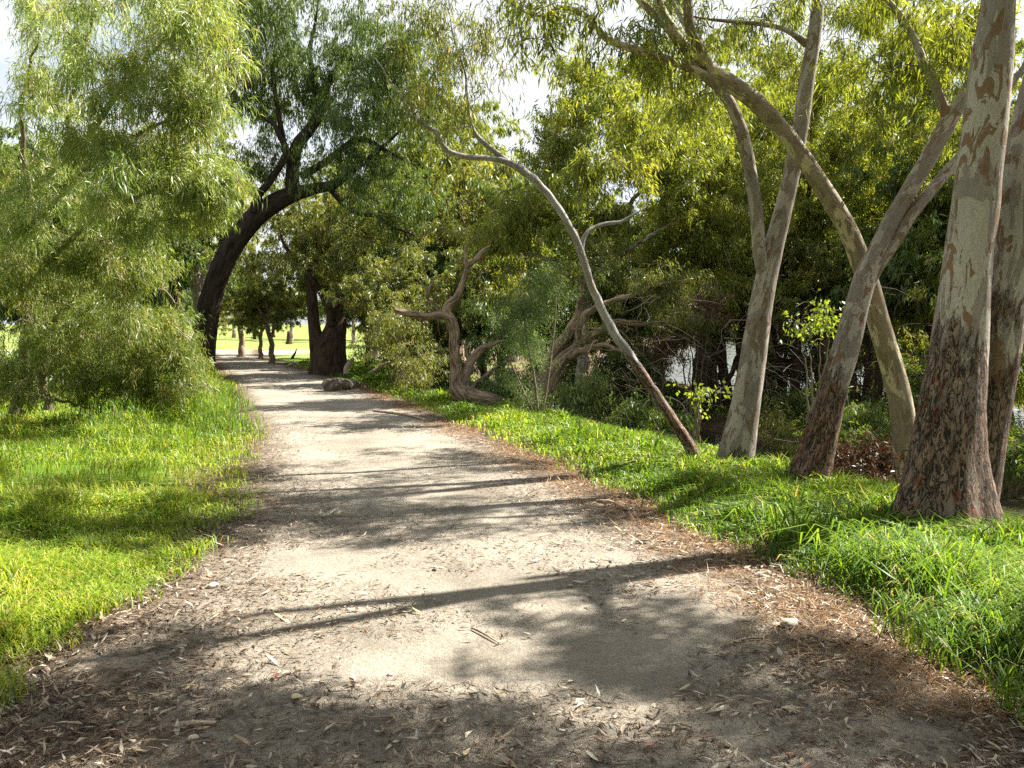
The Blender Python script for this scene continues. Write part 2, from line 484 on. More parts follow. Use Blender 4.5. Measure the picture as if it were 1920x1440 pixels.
M_FERN = leaf_mat("feathery_leaf", [(0, (0.053, 0.090, 0.033)), (0.6, (0.112, 0.173, 0.058)), (1, (0.180, 0.232, 0.078))], 0.4)
M_LIGHT = leaf_mat("fresh_leaf", [(0, (0.10, 0.16, 0.02)), (1, (0.22, 0.26, 0.04))], 0.55)
M_DEAD = leaf_mat("dead_leaf", [(0, (0.04, 0.022, 0.012)), (0.6, (0.11, 0.062, 0.035)), (1, (0.22, 0.15, 0.095))], 0.2, (1.2, 0.8, 0.5))
M_GRASS = leaf_mat("grass_blade", [(0, (0.055, 0.115, 0.014)), (0.4, (0.125, 0.22, 0.022)), (0.65, (0.23, 0.32, 0.028)), (0.88, (0.37, 0.42, 0.05)), (0.97, (0.50, 0.43, 0.17)), (1, (0.42, 0.32, 0.15))], 0.52, (1.25, 1.2, 0.45), 0.02)
M_LITTER = leaf_mat("litter_leaf", [(0, (0.035, 0.022, 0.014)), (0.35, (0.12, 0.075, 0.045)), (0.65, (0.27, 0.20, 0.135)), (1, (0.50, 0.44, 0.35))], 0.1, (1.1, .9, .7), 0.05)
M_STRAW = leaf_mat("needle_straw", [(0, (0.10, 0.05, 0.022)), (0.6, (0.25, 0.135, 0.06)), (1, (0.40, 0.26, 0.13))], 0.15, (1.1, .8, .5), 0.03)
M_TWIG = plain("grey_twig", (0.15, 0.115, 0.08))
M_TWIGP = plain("pale_twig", (0.28, 0.22, 0.15))
M_TWIGD = plain("dark_twig", (0.055, 0.040, 0.028))
B_A = bark_smooth("gum_bark_stocking", (0.37, 0.33, 0.28), (0.20, 0.125, 0.075), (0.245, 0.21, 0.18), (0.17, 0.115, 0.082), 1.7, 1.1)
B_C = bark_smooth("gum_bark_fibrous", (0.33, 0.29, 0.25), (0.19, 0.125, 0.08), (0.21, 0.18, 0.155), (0.17, 0.105, 0.065), 2.1, 0.5)
B_D = bark_smooth("gum_bark_mottled", (0.44, 0.37, 0.24), (0.18, 0.14, 0.085), (0.235, 0.19, 0.13), (0.13, 0.09, 0.055), 0.35, 0.3)
B_E = bark_smooth("gum_bark_grey", (0.32, 0.285, 0.235), (0.18, 0.13, 0.085), (0.21, 0.18, 0.15), (0.19, 0.15, 0.105), 0.25, 0.4)
B_F = bark_smooth("gum_bark_blue_grey", (0.30, 0.29, 0.275), (0.25, 0.22, 0.185), (0.23, 0.22, 0.21), (0.21, 0.135, 0.09), 2.35, 0.35)
B_DARK = bark_rough("dark_furrowed_bark", (0.012, 0.009, 0.007), (0.055, 0.040, 0.030))
B_BROWN = bark_rough("brown_furrowed_bark", (0.022, 0.014, 0.010), (0.095, 0.062, 0.042))
B_PAPER = bark_rough("paper_bark", (0.05, 0.033, 0.022), (0.36, 0.27, 0.19), 2.0, 0.04)
B_BLEACH = bark_rough("bleached_wood", (0.24, 0.17, 0.11), (0.50, 0.42, 0.32), 3.0, 0.02)

# ------------------------------------------------------------------ plants
def px_line(pts):
    """pixel polyline (px, py, depth, radius in px) -> world points + radius"""
    return np.array([[*P(a, b, y), r * y / FOC] for a, b, y, r in pts])

def limb_mesh(line, mat, base_z, sides=12, lump=0.06, seed=0.0, flare=0.0, step=None, wob=0.0, lobes=0.0, name="limb"):
    rm = float(np.mean(line[:, 3]))
    c = catmull(line, step or max(0.04, rm * 0.9))
    pts, rad = c[:, :3], np.maximum(c[:, 3], 0.003)
    if wob:
        s = np.arange(len(pts)) * 0.35
        pts = pts + wob * np.stack([vnoise(s, seed), vnoise(s, seed + 9), vnoise(s, seed + 21)], -1) - wob * 0.5
    V, F, bk = tube(pts, rad, sides, lump, seed, flare, True, lobes)
    return np_mesh(name, V, F, mat, {"bark": bk, "height": V[:, 2] - base_z}, True), pts, rad

def ell(px, py, Y, rx, ry, rY, n):
    """ellipsoid of foliage given where it stands in view"""
    return (P(px, py, Y), np.array([rx * Y / FOC, rY, ry * Y / FOC]), n)

def ew(x, y, z, rx, ry, rz, n):
    return (np.array([x, y, z], float), np.array([rx, ry, rz], float), n)

def sample_tips(blobs, clump=1.2, thr=0.42, seed=0.0, zmin=None, spray=0.3, per=8):
    """sprays of foliage: each blob is a loose cloud of spray centres, every spray a bunch of twig tips"""
    out = []
    for c, r, n in blobs:
        ns = max(2, n // per); got = []; m = 0
        while m < ns:
            u = rng.normal(size=(ns * 4, 3)) * 0.56
            u = u[np.linalg.norm(u, axis=1) < 1.3]
            p = c + u * r
            f = fbm(p[:, 0] * clump + seed, p[:, 1] * clump, p[:, 2] * clump * 1.2, 2)
            p = p[f > thr + 0.16 * (rng.random(len(p)) - 0.5)]
            if zmin is not None: p = p[p[:, 2] > zmin]
            got.append(p); m += max(len(p), 1)
        q = np.concatenate(got)[:ns]
        rad = spray * rng.uniform(.6, 1.3, (len(q), 1, 1))
        t = q[:, None] + rng.normal(size=(len(q), per, 3)) * rad * np.array([.62, .62, .42])
        t[:, 0] = q
        t = t.reshape(-1, 3)
        if zmin is not None: t[:, 2] = np.maximum(t[:, 2], zmin)
        out.append(t)
    return np.concatenate(out)

def grow(nodes, nrad, tips, per_mid=11, hang=0.0, twig_r=0.004, arch=0.12):
    """branches from the limbs to groups of tips, twigs to every tip; returns branch paths, twig paths"""
    nodes = np.asarray(nodes); nrad = np.asarray(nrad)
    mids = tips[::8]
    d0 = np.array([np.min(np.sum((nodes - m) ** 2, 1)) for m in mids])
    allN, allR = nodes, nrad
    BP, BR = [], []
    for m in mids[np.argsort(d0)]:
        dd = np.linalg.norm(allN - m, axis=1) + 0.35 * np.maximum(allN[:, 2] - m[2], 0)
        i = int(np.argmin(dd)); a = allN[i]; L = np.linalg.norm(m - a)
        t = np.linspace(0, 1, 7)[:, None]
        side = norm(rng.normal(size=3)) * L * 0.13 + np.array([0, 0, arch * L])
        ctl = (a + m) / 2 + side
        p = (1 - t) ** 2 * a + 2 * t * (1 - t) * ctl + t * t * m
        p[1:-1] += rng.normal(size=(5, 3)) * L * 0.022
        r0 = min(allR[i] * 0.7, twig_r * 1.6 + 0.011 * L)
        r = np.linspace(max(r0, twig_r * 1.3), twig_r, 7)
        BP.append(p); BR.append(r)
        allN = np.vstack([allN, p[1:]]); allR = np.concatenate([allR, r[1:]])
    kd = kdtree.KDTree(len(allN))
    for i, p in enumerate(allN): kd.insert(p, i)
    kd.balance()
    idx = np.array([kd.find(t)[1] for t in tips])
    a = allN[idx]; L = np.linalg.norm(tips - a, axis=1, keepdims=True)
    c1 = a + (tips - a) * 0.4 + np.array([0, 0, 1]) * L * 0.14 + rng.normal(size=a.shape) * L * 0.08
    c2 = a + (tips - a) * 0.8 + np.array([0, 0, 1]) * L * 0.08 + rng.normal(size=a.shape) * L * 0.05
    hg = hang * (0.5 + rng.random((len(tips), 1)))
    e = tips + np.array([0, 0, -1]) * hg + rng.normal(size=a.shape) * 0.05
    TP = np.stack([a, c1, c2, tips, e], 1) if hang else np.stack([a, c1, c2, tips], 1)
    return (np.array(BP), np.array(BR)), TP

def foliage(root, nodes, nrad, tips, leaf_mat_, twig_mat, n_leaf=18, L=(0.09, 0.14), W=0.013, hang=0.0, droop=0.7, jit=0.06,
            lod=1, per_mid=11, twig_r=0.004, tone_mu=0.5, tone_sd=0.22, bend=0.3, t0=0.3, sides=3, arch=0.12, crown_name="crown", loose=0.42):
    (BP, BR), TP = grow(nodes, nrad, tips, per_mid, hang, twig_r, arch)
    so = Soup()
    V, Q = batch_tubes(BP, BR, 5 if sides > 2 else 4); so.add(V, [Q])
    M = TP.shape[1]
    TT = TP if sides > 2 else TP[:, [0, 2, M - 1]]
    R = np.repeat(np.linspace(twig_r, twig_r * 0.35, TT.shape[1])[None], len(TP), 0)
    V, Q = batch_tubes(TT, R, sides); so.add(V, [Q])
    part("twigs", so.mesh("twigs", twig_mat, True), root, "stuff")
    n = len(TP) * n_leaf
    ti = np.repeat(np.arange(len(TP)), n_leaf)
    u = (t0 + (1 - t0) * rng.random(n) ** 0.8) * (M - 1)
    k = np.minimum(u.astype(int), M - 2); f = (u - k)[:, None]
    pos = TP[ti, k] * (1 - f) + TP[ti, k + 1] * f
    tw = norm(TP[ti, k + 1] - TP[ti, k])
    pos = pos + rng.normal(size=(n, 3)) * jit
    d = tw * 0.55 + np.array([0, 0, -1]) * droop + rng.normal(size=(n, 3)) * loose
    tt = (rng.normal(tone_mu, tone_sd * 0.5, len(TP)) + np.repeat(rng.normal(0, tone_sd * .6, len(TP) // 8 + 1), 8)[:len(TP)])[ti] + rng.normal(0, tone_sd * 0.8, n)
    LL = rng.uniform(L[0], L[1], n)
    V, F, t = leaves(pos, d, LL, W * (0.7 + 0.6 * rng.random(n)), np.clip(tt, 0, 1), bend, lod)
    me = np_mesh(crown_name, V, F, leaf_mat_, {"tone": t})
    return part(crown_name, me, root, "stuff")

def tree(name, label, cat, base, limbs, bark, twig, leafm, blobs, group=None, lump=0.06, seed=1.0, flare=0.35, sides=20, twig_sides=None,
         clump=1.2, thr=0.42, wob=0.0, lobes=0.0, zmin=None, dens=1.0, spray=None, rs=(1, 1), **fol):
    """limbs[0] is the trunk; limbs is a list of (part name, pixel polyline)"""
    root = thing(name, label, cat, tuple(base), group)
    nd, nr = [], []
    for i, (pn, ln) in enumerate(limbs):
        line = px_line(ln) if not isinstance(ln, np.ndarray) else ln
        line[:, 3] *= rs[0] if pn == "trunk" else rs[1]
        if pn != "stub" and blobs:
            line[:, 3] *= 1 - .6 * np.clip((np.linspace(0, 1, len(line)) - .7) / .3, 0, 1)
        s = sides if i == 0 or line[0, 3] > 0.07 else max(7, sides // 2)
        me, p, r = limb_mesh(line, bark, base[2], s, lump, seed + i * 1.7, flare if pn == "trunk" else 0.0, wob=wob, lobes=lobes, name=pn)
        part(pn, me, root)
        m = len(p); sl = slice(int(m * 0.35), m) if pn == "trunk" else slice(int(m * 0.15), m)
        nd.append(p[sl]); nr.append(r[sl])
    if blobs:
        tips = sample_tips([(c, r, int(n * dens)) for c, r, n in blobs], clump, thr, seed, zmin, spray or (.26 if base[1] < 12 else .34 if base[1] < 25 else .6))
        fol['sides'] = twig_sides or (2 if base[1] > 14.5 else 3)
        foliage(root, np.concatenate(nd), np.concatenate(nr), tips, leafm, twig, **fol)
    return root

# ================================================================== SETTING
def sinh_axis(lo, hi, n, k, c=0.0):
    t = np.linspace(math.asinh((lo - c) / k), math.asinh((hi - c) / k), n)
    return c + k * np.sinh(t)

gx = sinh_axis(-900, 900, 190, 6.0); gy = sinh_axis(-60, 1500, 190, 8.0, 6.0)
X, Yg = np.meshgrid(gx, gy)
Z = hm(X, Yg) - 0.05 * path_mask(X, Yg) - 0.012
nx, ny = len(gx), len(gy)
ii = (np.arange(ny - 1)[:, None] * nx + np.arange(nx - 1)[None]).ravel()
dR = X - edge_r(Yg); dL = edge_l(Yg) - X
grassy = np.clip(sstep(0.2, 0.9, dR) * (1 - sstep(3.8, 5, dR)) + sstep(0.1, 0.8, dL), 0, 1)
meadow = sstep(46, 56, Yg) * (1 - sstep(0, 10, dR - 12))
meadow = np.maximum(meadow, sstep(26, 32, Yg) * sstep(1, 3, dR) * (1 - sstep(8, 12, dR)) * 0.6)
yy = Yg - 0.12 * (X + 27)
sandy = sstep(57, 60, yy) * (1 - sstep(69, 72, yy + 3 * (fbm(X * .3, Yg * .3) - .5))) * sstep(-60, -50, X) * (1 - sstep(-21, -15, X))
me = np_mesh("ground", np.stack([X, Yg, Z], -1).reshape(-1, 3), [np.stack([ii, ii + 1, ii + nx + 1, ii + nx], -1)], M_GROUND,
             {"grassy": grassy.ravel(), "meadow": meadow.ravel(), "sandy": sandy.ravel()}, True)
link("ground", me, kind="structure")

# the sandy path: a crowned sheet whose ragged edges dive under the soil
ys = np.concatenate([np.linspace(-8, 14, 280), 14 + 58 * np.linspace(0, 1, 160)[1:] ** 1.6])
us = np.linspace(-0.18, 1.18, 56)
UU, YY = np.meshgrid(us, ys)
XX = edge_l(YY) + (edge_r(YY) - edge_l(YY)) * UU
pm = path_mask(XX, YY)
ZZ = hm(XX, YY) + 0.04 * pm - 0.030 + 0.016 * (fbm(XX * 2.2, YY * 2.2, 1) - 0.5) * pm + 0.02 * pm
dist = np.minimum(XX - edge_l(YY), edge_r(YY) - XX)
edge = np.clip(1 - (dist / np.where(XX < (edge_l(YY) + edge_r(YY)) / 2, 1.15, 1.5)), 0, 1) * 0.85
edge = np.maximum(edge, 0.62 * (1 - sstep(3.2, 5.2, YY)) * (1 - sstep(-1.8, -0.3, XX)) + 0.42 * (1 - sstep(4, 7, YY)) * sstep(0.5, 1.8, XX))
nu = len(us); ii = (np.arange(len(ys) - 1)[:, None] * nu + np.arange(nu - 1)[None]).ravel()
link("path", np_mesh("path", np.stack([XX, YY, ZZ], -1).reshape(-1, 3), [np.stack([ii, ii + 1, ii + nu + 1, ii + nu], -1)], M_PATH,
                     {"edge": edge.ravel()}, True), kind="structure")
def top(x, y):
    return np.where(path_mask(x, y) > 0.2, hm(x, y) + 0.06 * path_mask(x, y) - 0.03, hm(x, y) - 0.005)

wx = sinh_axis(-20, 900, 60, 20); wy = sinh_axis(2, 1400, 60, 20)
WX, WY = np.meshgrid(wx, wy); ii = (np.arange(59)[:, None] * 60 + np.arange(59)[None]).ravel()
link("water", np_mesh("water", np.stack([WX, WY, 0 * WX + WATER_Z], -1).reshape(-1, 3), [np.stack([ii, ii + 1, ii + 61, ii + 60], -1)], M_WATER), kind="structure")

# ================================================================== RIGHT HAND GUM TREES
CW = 2.2
bA = G(1772, 1000)
tree("gum_tree", "thick twin-stemmed gum tree with brown flaking bark, nearest the path edge", "tree", bA,
     [("trunk", [(1762, 1025, 6.5, 76), (1766, 960, 6.5, 72), (1772, 880, 6.5, 65), (1780, 800, 6.5, 59), (1789, 720, 6.5, 55), (1798, 640, 6.5, 50), (1807, 560, 6.5, 46), (1816, 470, 6.5, 44),
                 (1829, 380, 6.5, 43), (1841, 280, 6.5, 41), (1853, 180, 6.5, 40), (1863, 90, 6.5, 39), (1872, 0, 6.5, 38), (1888, -150, 6.6, 34), (1910, -400, 6.8, 26), (1960, -650, 7.0, 15)]),
      ("stem", [(1800, 1020, 6.75, 55), (1815, 940, 6.75, 50), (1830, 860, 6.75, 47), (1845, 770, 6.75, 45), (1860, 680, 6.75, 44), (1873, 600, 6.75, 43), (1888, 520, 6.75, 42), (1902, 430, 6.75, 41),
                (1918, 330, 6.75, 39), (1938, 220, 6.8, 37), (1965, 80, 6.9, 34), (2010, -150, 7.1, 28), (2100, -400, 7.4, 18)]),
      ("limb", [(1888, -150, 6.6, 18), (1800, -300, 6.2, 14), (1650, -480, 5.8, 9), (1500, -560, 5.5, 5)]),
      ("limb", [(2010, -150, 7.1, 18), (2150, -320, 6.8, 14), (2300, -450, 6.4, 8)])],
     B_A, M_TWIG, M_GUM,
     [ew(4.0, 6.2, 7.6, 1.6, 1.2, 1.0, 300), ew(7.0, 5.4, 7.4, 1.3, 1.1, .9, 300), ew(5.6, 4.6, 7.0, 1.2, .9, .8, 200), ew(5.5, 6.6, 6.1, .9, .5, .5, 90), ew(5.0, 5.6, 6.4, 1.2, .5, .4, 50), ew(6.6, 6.0, 6.6, .9, .5, .4, 70), ew(3.6, 5.2, 6.2, .8, .4, .3, 40), ew(2.6, 5.0, 6.0, 1.1, .8, .5, 120)],
     lump=0.07, seed=2.3, flare=0.55, sides=48, lobes=0.4, rs=(.93, 1), n_leaf=20, L=(0.10, 0.16), W=0.024, clump=0.8, thr=0.47, dens=1.3)

bC = G(1520, 912)
tree("gum_tree", "leaning gum tree with fibrous lower bark, forking into two pale grey limbs", "tree", bC,
     [("trunk", [(1512, 935, 8.5, 46), (1522, 880, 8.5, 40), (1540, 815, 8.5, 36), (1562, 730, 8.5, 33), (1588, 645, 8.5, 30), (1605, 580, 8.5, 27), (1622, 520, 8.5, 25), (1642, 475, 8.5, 21), (1668, 420, 8.5, 19),
                 (1702, 362, 8.5, 19), (1740, 298, 8.5, 19), (1772, 240, 8.5, 19), (1802, 190, 8.5, 18), (1832, 130, 8.5, 17), (1855, 50, 8.5, 16), (1885, -80, 8.6, 13), (1930, -250, 8.8, 8)]),
      ("limb", [(1622, 540, 8.5, 19), (1640, 505, 8.5, 17), (1668, 465, 8.5, 16), (1712, 398, 8.5, 14), (1762, 338, 8.6, 13), (1802, 293, 8.7, 13), (1840, 245, 8.8, 12), (1890, 170, 9.0, 11), (1960, 60, 9.2, 8)]),
      ("limb", [(1780, 226, 8.5, 12), (1768, 200, 8.5, 12), (1755, 165, 8.5, 11), (1738, 132, 8.5, 9), (1715, 75, 8.6, 8), (1688, 30, 8.6, 8), (1650, -20, 8.6, 7), (1600, -110, 8.4, 4)])],
     B_C, M_TWIG, M_GUM,
     [ell(1700, 90, 8.6, 80, 60, .5, 50), ell(1770, 60, 8.8, 60, 50, .5, 40), ew(4.6, 9.6, 7.6, 1.3, 1.0, .7, 150), ew(8.6, 10.6, 7.4, 1.5, 1.4, 1.0, 240), ell(1620, -120, 8.4, 120, 70, .8, 90)],
     lump=0.07, seed=5.1, flare=0.35, sides=32, lobes=0.3, rs=(.80, .8), dens=1.3, n_leaf=17, L=(0.10, 0.16), W=0.02, clump=0.9, thr=0.46, tone_mu=.6)

bD = G(1690, 905)
tree("gum_tree", "mottled cream and grey gum tree curving over the path in a long arch", "tree", bD,
     [("trunk", [(1690, 920, 8.9, 33), (1697, 860, 8.9, 30), (1691, 770, 8.9, 28), (1673, 690, 8.9, 27), (1649, 610, 8.85, 26), (1632, 545, 8.8, 25), (1617, 500, 8.75, 24), (1589, 430, 8.7, 22), (1549, 362, 8.65, 21),
                 (1502, 290, 8.6, 20), (1461, 237, 8.55, 20), (1412, 187, 8.5, 21), (1368, 155, 8.45, 20), (1330, 130, 8.4, 18), (1292, 97, 8.4, 18), (1262, 60, 8.4, 18), (1237, 10, 8.4, 17), (1212, -80, 8.3, 14), (1150, -220, 8.0, 6)]),
      ("limb", [(1338, 148, 8.4, 11), (1318, 100, 8.35, 9.5), (1296, 60, 8.3, 9), (1290, 0, 8.3, 9), (1298, -90, 8.3, 6), (1320, -200, 8.3, 3)]),
      ("limb", [(1345, 160, 8.4, 10), (1300, 131, 8.3, 8), (1220, 101, 8.2, 7), (1165, 85, 8.1, 6.5), (1136, 72, 8.1, 6), (1112, 42, 8.0, 5.5), (1085, 22, 8.0, 5), (1048, 14, 7.9, 4), (1028, 27, 7.9, 3.6), (994, 27, 7.8, 3), (946, -2, 7.7, 2.2)]),
      ("limb", [(1262, 62, 8.4, 9), (1240, 40, 8.5, 7), (1200, 0, 8.6, 6), (1150, -60, 8.7, 4)])],
     B_D, M_TWIG, M_GUM,
     [ell(1210, 80, 8.3, 60, 45, .4, 40), ell(1000, 60, 7.9, 70, 50, .4, 45), ell(1090, 40, 8.0, 60, 50, .4, 25), ell(1230, -100, 8.3, 150, 80, .8, 130), ell(1290, 150, 8.5, 60, 50, .4, 40)],
     lump=0.035, seed=8.8, flare=0.3, sides=32, rs=(.76, 1), dens=1.5, n_leaf=15, L=(0.09, 0.14), W=0.017, clump=1.1, thr=0.45)

bE = P(1378, 880, 9.9)
tree("gum_tree", "straight smooth grey gum tree splitting in two above head height", "tree", bE,
     [("trunk", [(1375, 890, 9.9, 36), (1383, 840, 9.9, 33), (1396, 770, 9.9, 30), (1411, 680, 9.9, 27), (1429, 560, 9.9, 24), (1449, 470, 9.9, 21), (1472, 380, 9.9, 18), (1497, 260, 9.9, 17), (1513, 150, 9.9, 16), (1530, 40, 9.9, 15),
                 (1537, -60, 9.9, 14), (1545, -220, 9.9, 10), (1560, -380, 9.9, 5)]),
      ("limb", [(1437, 530, 9.9, 15), (1425, 480, 9.85, 14), (1418, 400, 9.8, 14), (1408, 330, 9.8, 13), (1395, 262, 9.8, 13), (1372, 200, 9.8, 12), (1345, 160, 9.8, 11), (1318, 110, 9.8, 9), (1290, 58, 9.8, 8), (1262, 5, 9.8, 7), (1215, -80, 9.7, 4)]),
      ("limb", [(1511, 82, 9.9, 8), (1495, 70, 9.8, 6), (1470, 55, 9.7, 5), (1430, 46, 9.6, 4.5), (1370, 40, 9.5, 4), (1320, 35, 9.4, 3), (1250, 20, 9.3, 2)])],
     B_E, M_TWIG, M_GUM,
     [ell(1400, 30, 9.6, 110, 40, .5, 45), ell(1540, 10, 9.8, 60, 50, .5, 12), ew(3.9, 9.9, 7.7, 1.6, 1.4, .9, 240), ew(4.5, 11.4, 6.1, 1.1, .9, .6, 150), ew(3.5, 12.4, 5.6, 1.0, .9, .5, 120), ew(2.6, 11.2, 6.4, .9, .8, .5, 90), ell(1300, 200, 10.2, 70, 60, .5, 50), ew(2.2, 9.6, 7.2, 1.2, 1.2, .7, 130)],
     lump=0.035, seed=3.9, flare=0.3, lobes=.2, sides=32, rs=(.88, .88), dens=1.4, n_leaf=15, L=(0.09, 0.14), W=0.017, clump=1.0, thr=0.46)

bF = G(1302, 856)
tree("gum_tree", "slender pale gum tree leaning far left across the picture", "tree", bF,
     [("trunk", [(1310, 872, 10.3, 21), (1290, 832, 10.3, 18), (1250, 770, 10.3, 16), (1190, 680, 10.3, 15), (1141, 605, 10.25, 13.5), (1110, 538, 10.2, 12), (1086, 465, 10.15, 12), (1062, 415, 10.1, 11), (1032, 370, 10.1, 11),
                 (988, 325, 10.0, 12), (950, 300, 9.95, 9), (890, 250, 9.9, 7.5), (877, 190, 9.9, 6.5), (872, 140, 9.9, 5), (848, 60, 9.85, 4), (838, -20, 9.8, 3)]),
      ("limb", [(988, 327, 10.0, 8), (955, 306, 9.95, 8), (920, 296, 9.9, 7), (872, 295, 9.8, 6.5), (834, 277, 9.75, 6), (820, 250, 9.7, 5.5), (800, 238, 9.7, 5), (775, 220, 9.7, 4), (758, 190, 9.7, 3.5), (722, 138, 9.6, 3), (705, 108, 9.6, 2)]),
      ("limb", [(1087, 475, 10.15, 8), (1098, 440, 10.2, 5.5), (1130, 421, 10.3, 5), (1172, 412, 10.4, 4), (1212, 388, 10.5, 3)])],
     B_F, M_TWIG, M_OLIVE,
     [ell(850, 120, 9.8, 90, 90, .6, 110), ell(780, 170, 9.7, 60, 60, .5, 50), ell(920, 60, 9.9, 70, 50, .5, 60), ell(880, 215, 9.8, 40, 40, .4, 25), ell(820, 20, 9.8, 90, 50, .6, 60)],
     lump=0.05, seed=6.4, flare=0.3, sides=22, rs=(.60, .8), dens=1.1, n_leaf=14, L=(0.08, 0.13), W=0.014, clump=1.5, thr=0.45, wob=0.02, droop=0.95)

# ================================================================== PAPERBARKS IN THE MIDDLE
bG = G(880, 768)
yG = float(bG[1])
tG = tree("paperbark_tree", "crooked paperbark rising in a bend from its own fallen trunk, with a broken stub", "tree", bG,
     [("trunk", [(965, 768, yG + .3, 11), (940, 760, yG + .2, 17), (908, 752, yG, 21), (880, 745, yG, 22), (864, 733, yG, 19), (858, 720, yG, 15), (857, 704, yG, 11), (853, 676, yG, 10), (853, 644, yG, 9.5), (851, 622, yG, 10), (846, 604, yG, 11),
                 (836, 587, yG, 10), (841, 571, yG, 9), (856, 558, yG, 8.5), (868, 527, yG, 8), (875, 500, yG, 7), (871, 478, yG, 5.5), (869, 458, yG, 4)]),
      ("stub", [(850, 600, yG, 7), (838, 592, yG - .1, 7), (808, 592, yG - .3, 7), (777, 590, yG - .5, 6.5), (745, 583, yG - .7, 6), (738, 581, yG - .75, 5.5)]),
      ("limb", [(864, 735, yG, 11), (872, 708, yG + .1, 9.5), (882, 679, yG + .2, 8.5), (902, 655, yG + .3, 7.5), (930, 645, yG + .4, 5), (950, 640, yG + .5, 3)]),
      ("limb", [(875, 500, yG, 6), (888, 487, yG, 5), (905, 475, yG, 5), (920, 462, yG, 3)]),
      ("limb", [(832, 588, yG, 4), (816, 574, yG, 3.5), (802, 560, yG - .1, 3), (800, 546, yG - .2, 2.6), (783, 524, yG - .3, 1.6)]),
      ("limb", [(802, 550, yG - .2, 2.4), (812, 530, yG - .2, 2), (820, 514, yG - .2, 1.2)]),
      ("limb", [(880, 735, yG + .7, 5), (900, 712, yG + .8, 5), (918, 700, yG + .9, 4.5), (932, 688, yG + 1, 3.5)])],
     B_PAPER, M_TWIG, M_OLIVE, [ell(885, 440, yG + .3, 60, 35, .6, 70), ell(850, 430, yG + .2, 40, 30, .5, 30)],
     lump=0.2, seed=4.4, flare=0.0, sides=20, n_leaf=14, L=(0.06, 0.10), W=0.014, wob=0.08)

for px, py, ln, w in [(838, 600, .28, .05), (822, 600, .35, .06), (806, 599, .22, .05), (792, 598, .42, .05), (778, 597, .3, .05), (760, 592, .2, .04), (747, 588, .25, .04), (844, 640, .5, .06), (848, 655, .35, .04), (905, 480, .3, .04), (862, 560, .25, .04)]:
    k = (838 - px) / 838 * 5.6 if py < 610 else 0
    a = P(px, py, yG - .12 - k)
    t = np.linspace(0, 1, 5)[:, None]; c = a + np.array([0, 0, -1.0]) * ln * t + rng.normal(size=(5, 3)) * .02 * t
    e = norm(rng.normal(size=3) * np.array([1, 1, .1])) * w * .5 * (1 - .7 * t)
    Vs = np.concatenate([c - e, c + e]); i = np.arange(4)
    part("bark_strip", np_mesh("bark_strip", Vs, [np.stack([i, i + 1, i + 6, i + 5], -1)], plain("loose_bark", (.20, .075, .035))), tG)

yH = 17.4
bH = P(1008, 785, yH)
tree("paperbark_tree", "sprawling multi-stemmed paperbark with low arching limbs behind the feathery bush", "tree", bH,
     [("trunk", [(994, 800, yH, 28), (1003, 772, yH, 23), (1014, 750, yH, 19), (1030, 717, yH, 16), (1054, 680, yH, 14), (1083, 657, yH, 12), (1101, 633, yH, 9.5), (1129, 617, yH, 8), (1171, 604, yH, 7), (1231, 614, yH + .2, 5), (1273, 628, yH + .4, 3), (1310, 650, yH + .5, 2)]),
      ("stem", [(1000, 780, yH + .2, 16), (1006, 745, yH + .3, 15), (1014, 715, yH + .3, 13), (1034, 667, yH + .4, 12), (1060, 632, yH + .5, 11), (1080, 603, yH + .6, 9), (1090, 555, yH + .7, 8), (1092, 490, yH + .8, 6), (1080, 430, yH + .8, 4)]),
      ("limb", [(1086, 655, yH, 10), (1086, 625, yH, 8), (1096, 592, yH, 7), (1118, 578, yH - .1, 6), (1160, 562, yH - .2, 5), (1220, 538, yH - .3, 4), (1300, 522, yH - .3, 2.4)]),
      ("limb", [(1118, 578, yH, 5), (1170, 556, yH + .3, 4), (1240, 545, yH + .5, 3), (1300, 560, yH + .6, 2)]),
      ("limb", [(1060, 678, yH, 7), (1095, 655, yH - .4, 6), (1140, 650, yH - .6, 5), (1190, 670, yH - .8, 3)])],
     B_PAPER, M_TWIG, M_OLIVE,
     [ell(1200, 540, yH, 110, 40, .9, 190), ell(1250, 600, yH + .3, 80, 35, .8, 110), ell(1110, 500, yH + .6, 90, 45, .8, 120), ell(1150, 640, yH, 60, 30, .7, 50)],
     lump=0.14, seed=9.1, flare=0.2, sides=18, dens=1.6, n_leaf=18, L=(0.07, 0.11), W=0.018, wob=0.06, tone_mu=.4)

def bush(name, label, cat, base, stems, twig, leafm, blobs, group=None, **kw):
    return tree(name, label, cat, base, stems, twig, twig, leafm, blobs, group, **{**dict(lump=0.05, flare=0.0, sides=8), **kw})

yS = 15.6
bS = G(1010, 785)
bush("feathery_bush", "tall feathery blue-green bush between the two paperbarks", "bush", bS,
     [("stem", [(1010, 785, yS, 3), (1000, 700, yS, 2.6), (985, 620, yS, 2), (975, 540, yS, 1.2)]),
      ("stem", [(1015, 785, yS, 3), (1030, 690, yS, 2.4), (1040, 600, yS, 2), (1045, 530, yS, 1.2)]),
      ("stem", [(1005, 785, yS, 2.6), (975, 720, yS, 2), (950, 660, yS, 1.5), (940, 600, yS, 1)])],
     M_TWIG, M_FERN, [ell(990, 575, yS, 60, 62, .5, 230), ell(975, 660, yS, 48, 55, .45, 130), ell(1035, 540, yS - .1, 42, 42, .4, 110), ell(985, 730, yS, 32, 35, .3, 50)],
     dens=1.3, n_leaf=34, L=(0.05, 0.09), W=0.007, droop=0.1, jit=0.07, per_mid=8, thr=0.36, twig_r=.003)

